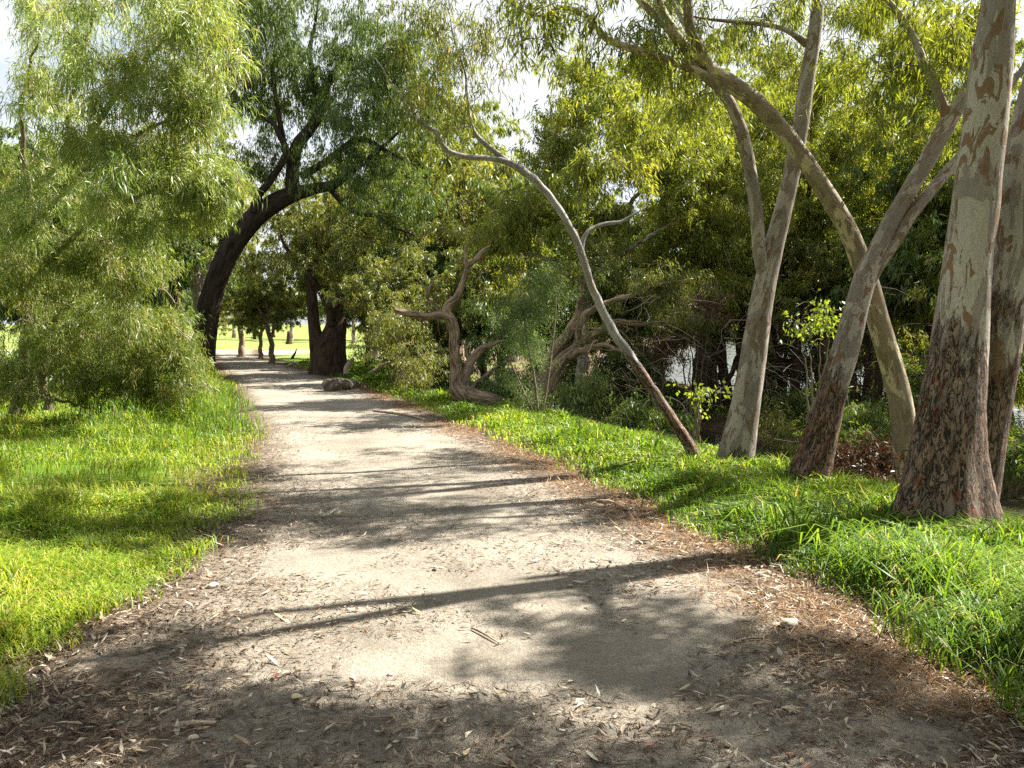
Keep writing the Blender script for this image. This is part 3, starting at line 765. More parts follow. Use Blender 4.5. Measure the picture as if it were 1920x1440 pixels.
# ================================================================== BIG DARK TREES BY THE FAR PART OF THE PATH
yI = 31.0
bI = P(615, 702, yI)
tree("old_tree", "massive dark twin-trunked tree standing right of the far path bend", "tree", (bI[0], bI[1], float(hm(bI[0], bI[1]))),
     [("trunk", [(618, 712, yI, 34), (617, 690, yI, 33), (618, 665, yI, 32), (622, 645, yI, 28), (630, 615, yI, 21), (634, 590, yI, 17), (640, 568, yI, 13), (656, 556, yI, 11), (682, 546, yI, 8), (705, 530, yI, 5)]),
      ("trunk", [(604, 690, yI, 20), (598, 655, yI, 18), (590, 620, yI, 13), (587, 585, yI, 12), (584, 550, yI, 11), (579, 515, yI, 11), (572, 480, yI, 10), (565, 430, yI, 8), (560, 370, yI, 5)]),
      ("limb", [(622, 610, yI - .4, 10), (616, 575, yI - .5, 8), (605, 556, yI - .5, 7), (590, 528, yI - .6, 6), (573, 504, yI - .6, 6), (551, 484, yI - .7, 5.5), (536, 463, yI - .7, 5), (526, 440, yI - .7, 4), (518, 395, yI - .6, 3)]),
      ("limb", [(616, 580, yI - .5, 7), (630, 560, yI - .8, 6), (648, 545, yI - 1, 6), (663, 537, yI - 1.2, 5.5), (694, 541, yI - 1.4, 5), (723, 530, yI - 1.6, 4), (750, 523, yI - 1.8, 3)])],
     B_BROWN, M_TWIG, M_OLIVE,
     [ell(640, 460, yI, 95, 60, 2, 420), ell(560, 420, yI + .5, 80, 60, 2, 300), ell(720, 470, yI - 1, 80, 55, 2, 330), ell(690, 400, yI, 90, 60, 2, 300), ell(500, 500, yI + 1, 50, 40, 1.5, 110), ell(760, 540, yI - 1, 50, 40, 1.2, 120)],
     lump=0.10, seed=3.0, flare=0.3, sides=28, rs=(.88, .85), lobes=0.3, dens=1.3, n_leaf=22, L=(0.13, 0.2), W=0.036, clump=.8, thr=0.44, tone_mu=.45)

yJ = 29.0
bJ = P(372, 700, yJ)
tree("old_tree", "black-barked tree leaning out from the left and arching over the path", "tree", (bJ[0], bJ[1], float(hm(bJ[0], bJ[1]))),
     [("trunk", [(370, 716, yJ, 40), (374, 690, yJ, 37), (384, 625, yJ, 32), (398, 550, yJ, 30), (428, 475, yJ, 29), (478, 408, yJ, 28), (528, 373, yJ, 25), (575, 357, yJ, 18), (625, 347, yJ - .3, 13), (650, 328, yJ - .5, 11), (692, 297, yJ - .8, 9), (740, 255, yJ - 1, 7), (790, 200, yJ - 1.2, 4)]),
      ("limb", [(552, 372, yJ, 18), (548, 330, yJ, 15), (556, 275, yJ, 13), (578, 246, yJ, 12), (602, 208, yJ, 11), (611, 165, yJ, 10), (628, 138, yJ, 8), (665, 128, yJ, 6), (710, 122, yJ, 4)]),
      ("limb", [(604, 205, yJ, 8), (590, 150, yJ + .3, 6), (580, 100, yJ + .4, 5), (590, 50, yJ + .4, 4), (600, -20, yJ + .4, 3)]),
      ("limb", [(476, 396, yJ - .3, 10), (485, 366, yJ - .4, 9), (502, 345, yJ - .5, 8), (526, 309, yJ - .6, 7), (537, 280, yJ - .6, 6.5), (525, 257, yJ - .7, 6), (512, 231, yJ - .7, 5.5), (481, 214, yJ - .8, 4.5), (450, 202, yJ - .9, 3)]),
      ("limb", [(535, 285, yJ - .5, 7), (520, 200, yJ - .2, 5), (511, 130, yJ, 4.5), (520, 70, yJ, 3.5), (500, 10, yJ, 2.5)]),
      ("limb", [(618, 352, yJ - .3, 7), (643, 381, yJ - .6, 6), (672, 400, yJ - .8, 5), (705, 405, yJ - 1, 4.5), (735, 424, yJ - 1.2, 4), (778, 441, yJ - 1.4, 2.5)]),
      ("limb", [(566, 330, yJ, 9), (608, 305, yJ - .3, 7.5), (660, 266, yJ - .6, 6.5), (688, 263, yJ - .7, 6), (724, 282, yJ - .9, 5), (778, 310, yJ - 1.1, 3)])],
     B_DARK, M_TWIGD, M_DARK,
     [ell(510, 70, yJ, 110, 100, 2.2, 480), ell(640, 70, yJ - .5, 120, 90, 2.2, 520), ell(470, 190, yJ + .4, 60, 80, 1.6, 220), ell(590, 170, yJ + .3, 110, 60, 1.8, 330), ell(720, 210, yJ - 1, 110, 80, 1.8, 420),
      ell(660, 320, yJ - .5, 110, 50, 1.6, 240), ell(740, 110, yJ - 1.2, 90, 80, 1.6, 330), ell(500, 310, yJ + .6, 60, 40, 1.2, 120), ell(750, 380, yJ - 1, 70, 60, 1.4, 170), ell(430, 60, yJ + .5, 70, 80, 1.5, 160)],
     lump=0.08, seed=7.3, flare=0.3, sides=28, lobes=.2, rs=(.66, .85), dens=1.35, n_leaf=22, L=(0.13, 0.2), W=0.032, clump=.75, thr=0.45, tone_mu=.5, hang=.25, droop=.9)

# ================================================================== LEFT: WEEPING TREES
bL = P(32, 752, 13.0); bL[2] = float(hm(bL[0], bL[1]))
tree("weeping_tree", "bright yellow-green weeping tree filling the upper left corner", "tree", bL,
     [("trunk", [(28, 775, 13, 10), (42, 720, 13, 9), (50, 620, 12.6, 9), (70, 480, 12, 8), (110, 335, 11.2, 7), (160, 260, 10.6, 6), (220, 180, 10.1, 5), (280, 110, 9.6, 3.5), (340, 40, 9.2, 2)]),
      ("limb", [(100, 360, 11.3, 5), (180, 300, 10.4, 4.5), (260, 250, 9.7, 3.5), (330, 225, 9.2, 2.5), (400, 240, 8.8, 1.5)]),
      ("limb", [(75, 460, 12, 6), (50, 330, 11.8, 5), (40, 220, 11.5, 4), (60, 110, 11.2, 3), (90, 10, 11, 2)]),
      ("limb", [(120, 325, 11, 5), (130, 220, 10.8, 4), (150, 120, 10.6, 3.4), (175, 30, 10.4, 2.5), (190, -60, 10.3, 1.5)]),
      ("limb", [(60, 540, 12.2, 6), (140, 440, 11, 5), (230, 380, 10, 4), (320, 350, 9.2, 3), (390, 350, 8.8, 1.6)])],
     M_TWIG, M_TWIGP, M_WEEP,
     [ell(255, 110, 9.6, 130, 100, .9, 330), ell(340, 210, 9.1, 70, 70, .6, 190), ell(370, 100, 9.2, 60, 90, .6, 150), ell(110, 170, 10.8, 110, 80, 1.0, 150), ell(60, 60, 11, 90, 70, 1.0, 120),
      ell(230, 280, 9.7, 130, 50, .8, 240), ell(330, 335, 9.0, 85, 45, .6, 170), ell(70, 330, 10.6, 110, 70, .9, 190), ell(140, 400, 10, 150, 50, .9, 210), ell(260, 400, 9.4, 80, 40, .6, 120), ell(230, -40, 9.8, 200, 60, 1., 150), ell(385, 290, 8.9, 35, 60, .5, 120), ell(370, 385, 9.2, 35, 25, .4, 60), ell(360, 30, 9.2, 40, 60, .6, 110)],
     lump=0.05, seed=1.7, flare=0.15, sides=12, dens=1.05, loose=.5, n_leaf=28, L=(0.08, 0.14), W=0.0105, hang=.10, droop=.55, jit=.05, lod=1, thr=.55, clump=1.6, spray=.22, twig_sides=2, twig_r=.0048, wob=.05, tone_mu=.62)

bL2 = P(95, 742, 13.4); bL2[2] = float(hm(bL2[0], bL2[1]))
tree("weeping_bush", "low weeping bush with tangled grey twigs spreading over the left grass", "bush", bL2,
     [("trunk", [(90, 765, 13.4, 7), (75, 690, 13.0, 7), (90, 620, 12.5, 6), (140, 560, 12, 5), (210, 530, 11.5, 4), (290, 540, 11.2, 3), (340, 580, 11, 2)]),
      ("limb", [(85, 650, 12.7, 6), (40, 560, 12, 5), (60, 480, 11.3, 4), (140, 450, 10.6, 3), (230, 450, 10.1, 2.4), (300, 480, 9.8, 1.5)]),
      ("limb", [(88, 700, 13.2, 5), (150, 650, 12.8, 5), (230, 620, 12.6, 4), (310, 610, 12.4, 3), (360, 640, 12.2, 2)]),
      ("limb", [(90, 735, 13.4, 5), (150, 710, 13.2, 4), (220, 700, 13, 3), (300, 715, 12.9, 2.4), (370, 725, 12.8, 1.5)]),
      ("limb", [(60, 740, 13.2, 4), (110, 750, 12.6, 3), (170, 765, 12, 2)])],
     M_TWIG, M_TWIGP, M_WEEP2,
     [ell(120, 480, 10.8, 170, 50, 1, 250), ell(60, 560, 11.5, 120, 70, 1, 210), ell(210, 510, 10.8, 75, 40, .8, 140), ell(180, 600, 11.8, 140, 50, 1, 200), ell(290, 600, 12, 55, 35, .7, 130),
      ell(60, 650, 12, 100, 50, .9, 130), ell(250, 670, 12.6, 110, 45, .8, 150), ell(325, 650, 12.8, 40, 35, .6, 90), ell(330, 745, 13.2, 70, 25, .5, 60), ell(190, 740, 12.4, 100, 30, .5, 90), ell(60, 715, 12.2, 70, 40, .6, 110), ell(350, 700, 13.0, 35, 35, .5, 90), ell(280, 720, 12.9, 70, 30, .5, 90)],
     lump=0.06, seed=2.9, sides=10, loose=.5, dens=1.6, n_leaf=26, L=(0.07, 0.12), W=0.0105, hang=.10, droop=.55, jit=.05, lod=1, thr=.50, clump=1.6, spray=.24, twig_sides=2, twig_r=.0038, wob=.08, tone_mu=.5, zmin=.12, arch=.25)

# dark trunk close on the far left at the frame edge
bX = np.array([-5.9, 8.4, float(hm(-5.9, 8.4))])
tree("gum_tree", "dark trunk cutting the extreme top left corner of the frame", "tree", bX,
     [("trunk", np.array([[-5.95, 8.4, -.1, .16], [-5.9, 8.4, 1.5, .14], [-5.75, 8.4, 3.2, .12], [-5.42, 8.4, 4.6, .10], [-5.25, 8.4, 5.4, .09], [-4.9, 8.4, 7, .05]]))],
     B_BROWN, M_TWIG, M_DARK, [ew(-5.2, 8.6, 7.2, 1.4, 1.2, .8, 120)], lump=.06, seed=2, sides=14, n_leaf=14, L=(.1, .15), W=.017)

# ================================================================== TREES BEHIND
def lakeside(label, trunk, limbs, blobs, cat="tree", name="lakeside_tree", bark=None, leafm=None, group="trees on the lake shore", **kw):
    px, py, Y, _ = trunk[0]
    b = P(px, py, Y); b[2] = float(hm(b[0], b[1]))
    opts = dict(lump=.08, seed=px * .01, sides=12, dens=1.4, n_leaf=18, L=(0.12, 0.19), W=0.032, clump=1.0, thr=.48, tone_mu=.62, flare=.2, wob=.08)
    opts.update(kw)
    return tree(name, label, cat, b, [("trunk", trunk)] + [("limb", l) for l in limbs], bark or B_BROWN, M_TWIG, leafm or M_GUM, blobs, group, **opts)

# yellow-olive eucalypt in the middle distance
lakeside("tall olive-yellow eucalypt with many thin rising branches, behind the slender leaning gum",
         [(1085, 790, 20, 12), (1092, 680, 20, 11), (1096, 560, 20, 10), (1100, 470, 20, 9), (1098, 400, 20, 8), (1093, 340, 20, 7), (1088, 270, 20, 5), (1092, 180, 20, 3.5), (1100, 90, 20, 2)],
         [[(1098, 470, 20, 6), (1140, 420, 20, 5), (1190, 370, 19.8, 4), (1240, 300, 19.6, 3)], [(1098, 400, 20, 5), (1060, 330, 20, 4), (1040, 250, 20.2, 3), (1030, 180, 20.3, 2)],
          [(1094, 350, 20, 5), (1140, 270, 20.2, 4), (1170, 190, 20.3, 3), (1190, 120, 20.3, 2)], [(1099, 440, 20, 5), (1040, 410, 19.6, 4), (980, 400, 19.3, 3), (930, 390, 19, 2)],
          [(1100, 480, 20, 5), (1170, 470, 19.6, 4), (1240, 430, 19.3, 3), (1300, 400, 19, 2)], [(1096, 520, 20, 5), (1010, 480, 19.6, 4), (940, 470, 19.3, 2.5)]],
         [ell(1095, 170, 20, 100, 70, 1.2, 330), ell(1050, 290, 20, 85, 70, 1.1, 260), ell(1180, 250, 20, 90, 80, 1.2, 320), ell(1250, 330, 19.6, 90, 90, 1.2, 300), ell(1150, 400, 19.6, 110, 60, 1.2, 260),
          ell(980, 410, 19.4, 100, 55, 1.1, 260), ell(920, 460, 19.4, 70, 50, 1.0, 170), ell(1010, 500, 19.6, 80, 40, 1, 150), ell(1210, 150, 20, 70, 60, 1.0, 160), ell(1210, 230, 16.5, 100, 70, 1.5, 240), ell(1130, 330, 15.5, 80, 40, 1.2, 120)],
         name="eucalypt", bark=B_E, group=None, n_leaf=20, dens=1.3, W=.03, L=(.10, .17), tone_mu=.62)

lakeside("lakeside tree with dense dark canopy left of the splitting grey gum",
         [(1308, 795, 21, 9), (1306, 700, 21, 7), (1316, 600, 21, 6.5), (1322, 480, 21, 6), (1330, 350, 21, 4), (1335, 220, 21, 2)],
         [[(1312, 640, 21, 4), (1280, 560, 20.8, 3), (1240, 500, 20.6, 2)], [(1320, 520, 21, 4), (1370, 440, 20.8, 3), (1400, 380, 20.6, 2)]],
         [ell(1340, 250, 21, 90, 100, 1.3, 330), ell(1320, 400, 21, 100, 80, 1.3, 330), ell(1370, 510, 20.6, 80, 60, 1.1, 220), ell(1260, 470, 21, 70, 60, 1.1, 180)])
lakeside("leaning dark shore tree seen just left of the grey gum trunk",
         [(1378, 800, 22.5, 11), (1362, 725, 22.5, 10), (1352, 640, 22.5, 8), (1340, 540, 22.5, 7), (1330, 420, 22.5, 4)],
         [[(1362, 725, 22.5, 5), (1385, 660, 22.3, 4), (1400, 590, 22, 3)]],
         [ell(1440, 250, 23, 110, 90, 1.4, 330), ell(1450, 380, 22.5, 90, 70, 1.3, 260), ell(1355, 560, 22.3, 70, 40, .9, 150)], leafm=M_GUM)
lakeside("stout dark shore trunk between the grey gum and the forked gum",
         [(1492, 805, 21.5, 11), (1492, 715, 21.5, 9), (1494, 640, 21.5, 8.5), (1500, 560, 21.5, 8), (1510, 430, 21.5, 6), (1520, 300, 21.5, 4), (1525, 200, 21.5, 2)],
         [[(1494, 640, 21.5, 5), (1530, 580, 21.2, 4), (1570, 530, 21, 3)], [(1470, 800, 22, 8), (1469, 704, 22, 7), (1455, 640, 22, 6), (1440, 590, 22, 4)], [(1512, 420, 21.5, 4), (1560, 340, 21.2, 3), (1600, 280, 21, 2)]],
         [ell(1510, 180, 22, 80, 90, 1.3, 300), ell(1560, 290, 21.2, 100, 80, 1.3, 330), ell(1500, 440, 21.2, 90, 60, 1.2, 250), ell(1560, 530, 20.8, 80, 45, 1, 190), ell(1460, 560, 21, 60, 40, .9, 110)])
lakeside("double dark shore trunk forming a narrow V behind the mottled gum",
         [(1618, 815, 20.5, 12), (1610, 770, 20.5, 11), (1597, 720, 20.5, 8), (1592, 640, 20.5, 7), (1600, 520, 20.5, 5), (1620, 380, 20.5, 3)],
         [[(1612, 780, 20.5, 8), (1626, 730, 20.4, 7), (1630, 650, 20.4, 6), (1650, 530, 20.3, 4), (1690, 400, 20.2, 3)]],
         [ell(1640, 330, 20.3, 90, 90, 1.3, 300), ell(1660, 470, 20, 90, 70, 1.2, 260), ell(1640, 570, 20, 80, 40, 1, 170), ell(1700, 250, 20, 80, 80, 1.2, 230)])
lakeside("thin dark shore trunk close beside the thick gum's left edge",
         [(1650, 820, 19.5, 8), (1647, 725, 19.5, 7), (1655, 620, 19.5, 6), (1670, 480, 19.5, 5), (1700, 320, 19.5, 3), (1720, 180, 19.5, 2)],
         [[(1668, 490, 19.5, 4), (1720, 420, 19.2, 3), (1770, 370, 19, 2)]],
         [ell(1730, 120, 19.5, 100, 90, 1.3, 330), ell(1650, 60, 20, 90, 80, 1.2, 260), ell(1740, 400, 19, 70, 90, 1.1, 230), ell(1720, 560, 19, 60, 60, 1, 170), ell(1790, 50, 19, 80, 80, 1.2, 190)])
lakeside("shore tree in shade at the right edge behind the second stem",
         [(1893, 830, 17, 14), (1883, 740, 17, 12), (1890, 640, 17, 10), (1900, 500, 17, 8), (1905, 350, 17, 5)],
         [[(1890, 640, 17, 5), (1930, 560, 17, 4), (1980, 480, 17, 3)], [(1900, 500, 17, 4), (1860, 420, 17, 3), (1830, 340, 17, 2)]],
         [ell(1900, 480, 17, 100, 110, 1.3, 330), ell(1880, 640, 17.3, 70, 50, 1, 190), ell(1850, 300, 17.5, 80, 110, 1.2, 200), ell(1930, 720, 16.5, 50, 50, .8, 110)], tone_mu=.45)

# thin dark saplings along the water's edge
for i, (px, Y, lean, h, r, lab) in enumerate([
        (1240, 24, 6, 3.4, .05, "bare thin sapling standing against the bright lake, left of the grey gum"),
        (1433, 25, -10, 4.0, .07, "dark sapling directly right of the grey gum against the water"),
        (1528, 24, 8, 4.2, .10, "dark sapling in the gap left of the leaning forked gum"),
        (1560, 26, -4, 4.2, .08, "thin sapling half hidden behind the leaning forked gum"),
        (1672, 23, 10, 4.4, .09, "dark sapling showing between the mottled gum and the thick gum"),
        (1390, 26, -6, 4.4, .10, "dark sapling half hidden by the grey gum's right side"), (1462, 27, 9, 4.4, .11, "dark sapling midway between grey and forked gums"), (1600, 25, 7, 4.4, .12, "dark sapling behind the forked gum's lower trunk"),
        (1704, 24, -8, 4.2, .10, "dark sapling beside the thick gum's left edge"), (1345, 28, 12, 4.2, .06, "bare thin sapling leaning over the bright lake"), (1150, 23, 5, 4.0, .08, "dark sapling in the shade right of the sprawling paperbark")]):
    b = P(px, 700, Y); b[2] = float(hm(b[0], b[1]))
    ln = np.array([[b[0], b[1], b[2] - .1, r * 1.2], [b[0] + lean * .012, b[1], b[2] + h * .35, r], [b[0] + lean * .01, b[1] + .1, b[2] + h * .7, r * .7], [b[0] + lean * .04, b[1] + .2, b[2] + h, r * .3]])
    tree("sapling", lab, "tree", b, [("trunk", ln)], B_BROWN, M_TWIGD, M_OLIVE, [ew(b[0] + lean * .04, b[1] + .2, b[2] + h, .9, .8, .6, 60), ew(b[0], b[1], b[2] + h * .55, .8, .8, .8, 30)],
         "thin saplings along the water", lump=.1, seed=i * 3.1, sides=8, n_leaf=8, L=(.1, .15), W=.026, wob=.15)

# ------------------------------------------------------------------ far trees: three grown, the rest copied
def proto(name, label, h, spread, leafm, bark, seed, n_t, group, loc, W=.06, L=(.2, .32)):
    x, y = loc; z = float(hm(x, y)); b = np.array([x, y, z])
    tr = np.array([[x, y, z - .2, h * .03], [x + .1, y, z + h * .2, h * .024], [x - .1 * spread, y + .1, z + h * .42, h * .018], [x + .2, y, z + h * .65, h * .011], [x + .1, y, z + h * .88, h * .004]])
    l1 = np.array([[x, y, z + h * .28, h * .014], [x + spread * .4, y, z + h * .46, h * .010], [x + spread * .7, y, z + h * .6, h * .005]])
    l2 = np.array([[x, y, z + h * .33, h * .014], [x - spread * .35, y - .2, z + h * .5, h * .010], [x - spread * .65, y, z + h * .68, h * .005]])
    s = spread
    bl = [ew(x, y, z + h * .78, s * .62, s * .6, h * .2, n_t // 3), ew(x + s * .5, y, z + h * .58, s * .5, s * .5, h * .16, n_t // 5), ew(x - s * .5, y - .2, z + h * .62, s * .5, s * .5, h * .17, n_t // 5),
          ew(x + .1 * s, y - .5 * s, z + h * .52, s * .55, s * .45, h * .15, n_t // 6), ew(x - .2 * s, y + .4 * s, z + h * .5, s * .5, s * .45, h * .15, n_t // 6)]
    return tree(name, label, "tree", b, [("trunk", tr), ("limb", l1), ("limb", l2)], bark, M_TWIG, leafm, bl, group, lump=.1, seed=seed, sides=12, dens=1.2, n_leaf=24, L=L, W=W, clump=.6, thr=.46, wob=.2, twig_r=.008)

def copy_tree(root, loc, rz, sc, label, group=None):
    r = root.copy(); scene.collection.objects.link(r)
    r.location = loc; r.rotation_euler = (0, 0, rz); r.scale = (sc, sc, sc); r["label"] = label
    if group: r["group"] = group
    for ch in list(root.children):
        c = ch.copy(); scene.collection.objects.link(c); c.parent = r
    return r

def gl(px, Y):
    p = P(px, 700, Y); p[2] = float(hm(p[0], p[1])); return p

GB = "trees behind the left bushes and across the meadow"
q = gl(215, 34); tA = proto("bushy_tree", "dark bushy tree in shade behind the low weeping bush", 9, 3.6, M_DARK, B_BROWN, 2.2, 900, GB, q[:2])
q = gl(830, 40); tB = proto("tall_eucalypt", "tall eucalypt far behind the crooked paperbark", 15, 4.2, M_GUM, B_E, 5.2, 1150, GB, q[:2])
q = gl(452, 54); tC = proto("small_tree", "small olive tree with pale trunk beside the bright end of the path", 7.5, 3.0, M_OLIVE, B_PAPER, 8.2, 800, GB, q[:2], W=.05, L=(.16, .26))
far = [(tA, 60, 26, .5, .95, "dark tree in the shade behind the low bush near the left edge"),
       (tA, 330, 42, 2.1, 1.15, "dark tree filling the gap behind the black leaning trunk"),
       (tB, 375, 37, 1.1, .85, "pale-trunked eucalypt standing right behind the black leaning trunk"),
       (tA, 200, 44, 3.1, .8, "dark tree deep behind the weeping tree"),
       (tB, 622, 60, 4.0, 1.0, "tall eucalypt seen above the arch of the black tree"),
       (tB, 700, 52, 5.0, 1.0, "tall eucalypt above the massive twin-trunked tree"),
       (tC, 508, 42, 1.0, .72, "small slender forked tree right of the path's bright end"),
       (tC, 490, 50, 2.5, .62, "small leaning tree half behind the slender forked one"),
       (tA, 690, 36, 1.4, .55, "dark bushy small tree to the right of the massive twin trunk"),
       (tA, 770, 30, 3.3, .62, "dark small tree between the massive trunk and the paperbark"),
       (tC, 745, 25, 0.3, .60, "olive small tree behind the fallen branch"),
       (tA, 1010, 30, 4.4, .95, "dense dark tree deep behind the feathery bush"),
       (tA, 1160, 28, 5.4, .75, "dense dark tree deep behind the sprawling paperbark"),
       (tB, 960, 62, 2.0, 1.0, "distant eucalypt below the open patch of sky"),
       (tA, 905, 27, .9, .62, "dark small tree right behind the crooked paperbark's stub"),
       (tA, 60, 21, 1.1, .5, "dark low tree in the shade left behind the bush's foot"),
       (tC, 140, 23, 3.3, .6, "olive low tree closing the view behind the bush"),
       (tA, 235, 27, 5.2, .55, "dark low tree behind the bush's right end"),
       (tA, -40, 33, 4.2, .8, "dark tree beyond the left frame edge"),
       (tA, -60, 24, 2.2, .9, "dark tree at the very left behind the weeping tree"),
       (tA, 270, 50, 5.9, 1.4, "dark tall tree behind the gap left of the black trunk"),
       (tC, 640, 44, 2.9, 1.2, "olive tree above and behind the massive twin trunk"),
       (tC, 860, 33, 1.7, 1.3, "olive tree behind the crooked paperbark's top"),
       (tC, 940, 24, 5.1, .8, "olive tree behind the feathery bush's left side"),
       (tA, 1075, 25, 2.6, .62, "dark low tree between the feathery bush and the sprawling paperbark"),
       (tA, 1215, 23, .2, .62, "dark low tree behind the sprawling paperbark's long limb"),
       (tC, 1420, 24, 4.6, .9, "olive shore tree directly behind the grey gum"),
       (tC, 1545, 22, 1.3, .85, "olive shore tree behind the leaning forked gum"),
       (tA, 1760, 19, 3.7, .75, "dark shore tree behind the thick gum"),
       (tC, 1990, 15, 2.2, .8, "olive shore tree beyond the right frame edge"),
       (tB, 1320, 30, 1.5, .9, "tall eucalypt on the lake margin behind the slender leaning gum"),
       (tB, 1450, 34, 3.5, 1.0, "tall eucalypt on the lake margin behind the grey gum's fork"),
       (tB, 1585, 28, 5.5, .9, "tall eucalypt on the lake margin behind the crossing trunks"),
       (tB, 1705, 32, .5, 1.0, "tall eucalypt on the lake margin behind the forked limbs"),
       (tB, 1840, 26, 2.5, .9, "tall eucalypt on the lake margin behind the thick gum"),
       (tC, 1340, 27, 2.5, .9, "olive tree on the lake margin left of the grey gum"),
       (tC, 1640, 25, .9, .95, "olive tree on the lake margin behind the mottled gum"),
       (tB, 880, 46, 2.8, 1.05, "tall eucalypt above the crooked paperbark"),
       (tB, 760, 42, 4.8, .95, "tall eucalypt between the black tree's crown and the slender gum"),
       (tC, 400, 66, 4.2, .62, "round grey-green bushy tree at the meadow's left end")]
for src, px, Y, rz, sc, lab in far:
    copy_tree(src, gl(px, Y), rz, sc, lab)
for src, x, y, rz, sc, lab in [(tB, -5.5, -3.0, 1.0, .75, "tall eucalypt added behind the viewer on the left to block sky light"), (tB, 5.4, -2.5, 2.2, .8, "tall eucalypt added behind the viewer on the right to block sky light"),  # trees added outside the frame to cut the fill light from the sky
                               (tA, -7.5, 2.5, 3.0, .9, "dark tree added left of the viewer to block sky light"), (tA, 1.5, -9.0, 4.1, 1.2, "dark tree added across the path behind the viewer to block sky light"),
                               (tB, 9.0, 1.2, .4, .75, "tall eucalypt added on the bank right of the viewer to block sky light"), (tB, -3.4, -1.2, 2.9, .62, "eucalypt added just left of and behind the viewer to block sky light"), (tB, 3.2, -1.0, 5.1, .62, "eucalypt added just right of and behind the viewer to block sky light"),
                               (tB, -6.6, 4.6, 1.9, .7, "eucalypt added left of the viewer beside the lawn to block sky light"), (tB, 0.3, -5, 0.2, .8, "eucalypt added over the path behind the viewer to block sky light"), (tA, -9.5, -6, 5.5, 1.2, "dark tree added behind the viewer far left to block sky light"), (tA, 10, -7, 2.5, 1.2, "dark tree added behind the viewer far right to block sky light")]:
    copy_tree(src, (x, y, float(hm(x, y))), rz, sc, lab, "trees added around the viewer to block sky light")
belt = [(300, 118, .9), (345, 108, .8), (392, 122, .75), (440, 128, .8), (478, 118, .75), (515, 132, .85), (548, 112, .8), (585, 124, .85), (625, 118, .9), (665, 106, .9), (705, 115, 1.0), (745, 98, .9), (250, 110, 1.0), (180, 100, 1.0)]
where = ["farthest left of the black leaning trunk", "left of the black leaning trunk", "just right of the black leaning trunk", "over the path's bright end", "between the two small meadow trees", "right above the far stump",
         "behind the stump", "left beside the massive twin trunk", "directly behind the massive twin trunk", "right beside the massive twin trunk", "above the fallen branch", "behind the broken paperbark stub", "behind the low weeping bush", "behind the weeping tree"]
for i, (px, Y, sc) in enumerate(belt):
    copy_tree(tA if i % 3 else tB, gl(px, Y), i * 1.9, sc * (1.1 if i % 3 else .8), "dark tree of the far meadow belt, seen " + where[i], "tree belt beyond the meadow")
bs = gl(543, 92)
tr = np.array([[bs[0], bs[1], bs[2] - .1, .34], [bs[0], bs[1], bs[2] + .5, .26], [bs[0] + .02, bs[1], bs[2] + 1.1, .24], [bs[0] - .04, bs[1], bs[2] + 1.5, .15]])
tree("stump", "small dark stump standing far off on the sunny meadow", "stump", bs, [("trunk", tr)], B_BROWN, M_TWIG, M_DARK, [], lump=.1, sides=10)

# the far shore of the lake: one distant mass of trees
nS = 9000
ang = rng.uniform(-.15, 1.25, nS); R_ = rng.uniform(300, 330, nS)
pos = np.stack([np.sin(ang) * R_, np.cos(ang) * R_, -1 + rng.random(nS) ** 1.2 * (5 + 4 * vnoise(ang * 40, 0 * ang))], -1)
V, F, t = leaves(pos, rng.normal(size=(nS, 3)), np.full(nS, 3.2), np.full(nS, 2.2), np.clip(rng.normal(.5, .25, nS), 0, 1), .2, 1)
link("far_shore_woods", np_mesh("far_shore_woods", V, F, M_DARK, {"tone": t}), kind="stuff")
bw = np.linspace(-.2, 1.3, 60)
Vb = np.concatenate([np.stack([np.sin(bw) * r, np.cos(bw) * r, 0 * bw + z], -1) for r, z in ((296, -1.2), (312, .6), (340, 2.2), (380, -1.2))])
i_ = np.arange(59)
link("far_shore", np_mesh("far_shore", Vb, [np.concatenate([np.stack([k * 60 + i_, k * 60 + i_ + 1, k * 60 + 61 + i_, k * 60 + 60 + i_], -1) for k in range(3)])], M_GROUND,
     {"grassy": np.ones(240), "meadow": np.zeros(240), "sandy": np.zeros(240)}), kind="structure")

# ================================================================== SHRUBS AND UNDERGROWTH
def shrub(name, label, px, py, Y, rx, ry, rY, n, leafm, twig=None, group=None, stems=4, **kw):
    b = gl(px, Y); c = P(px, py, Y); r = np.array([rx * Y / FOC, rY, ry * Y / FOC])
    lim = []
    for k in range(stems):
        a = k * 2 * math.pi / stems + px
        e = c + r * np.array([math.cos(a), math.sin(a), .25]) * .55
        lim.append(("stem", np.array([[b[0] + .05 * math.cos(a), b[1] + .05 * math.sin(a), b[2] - .05, .025], [*(b * .55 + e * .45 + np.array([0, 0, .05])), .018], [*e, .007]])))
    opts = dict(lump=0, flare=0, sides=7, dens=1.5, n_leaf=18, L=(.07, .12), W=.022, clump=1.6, thr=.42, zmin=b[2] + .05, seed=px * .013, wob=.05, per_mid=8)
    opts.update(kw)
    return tree(name, label, "bush", b, lim, M_TWIG, twig or M_TWIG, leafm, [(c, r, n)], group, **opts)

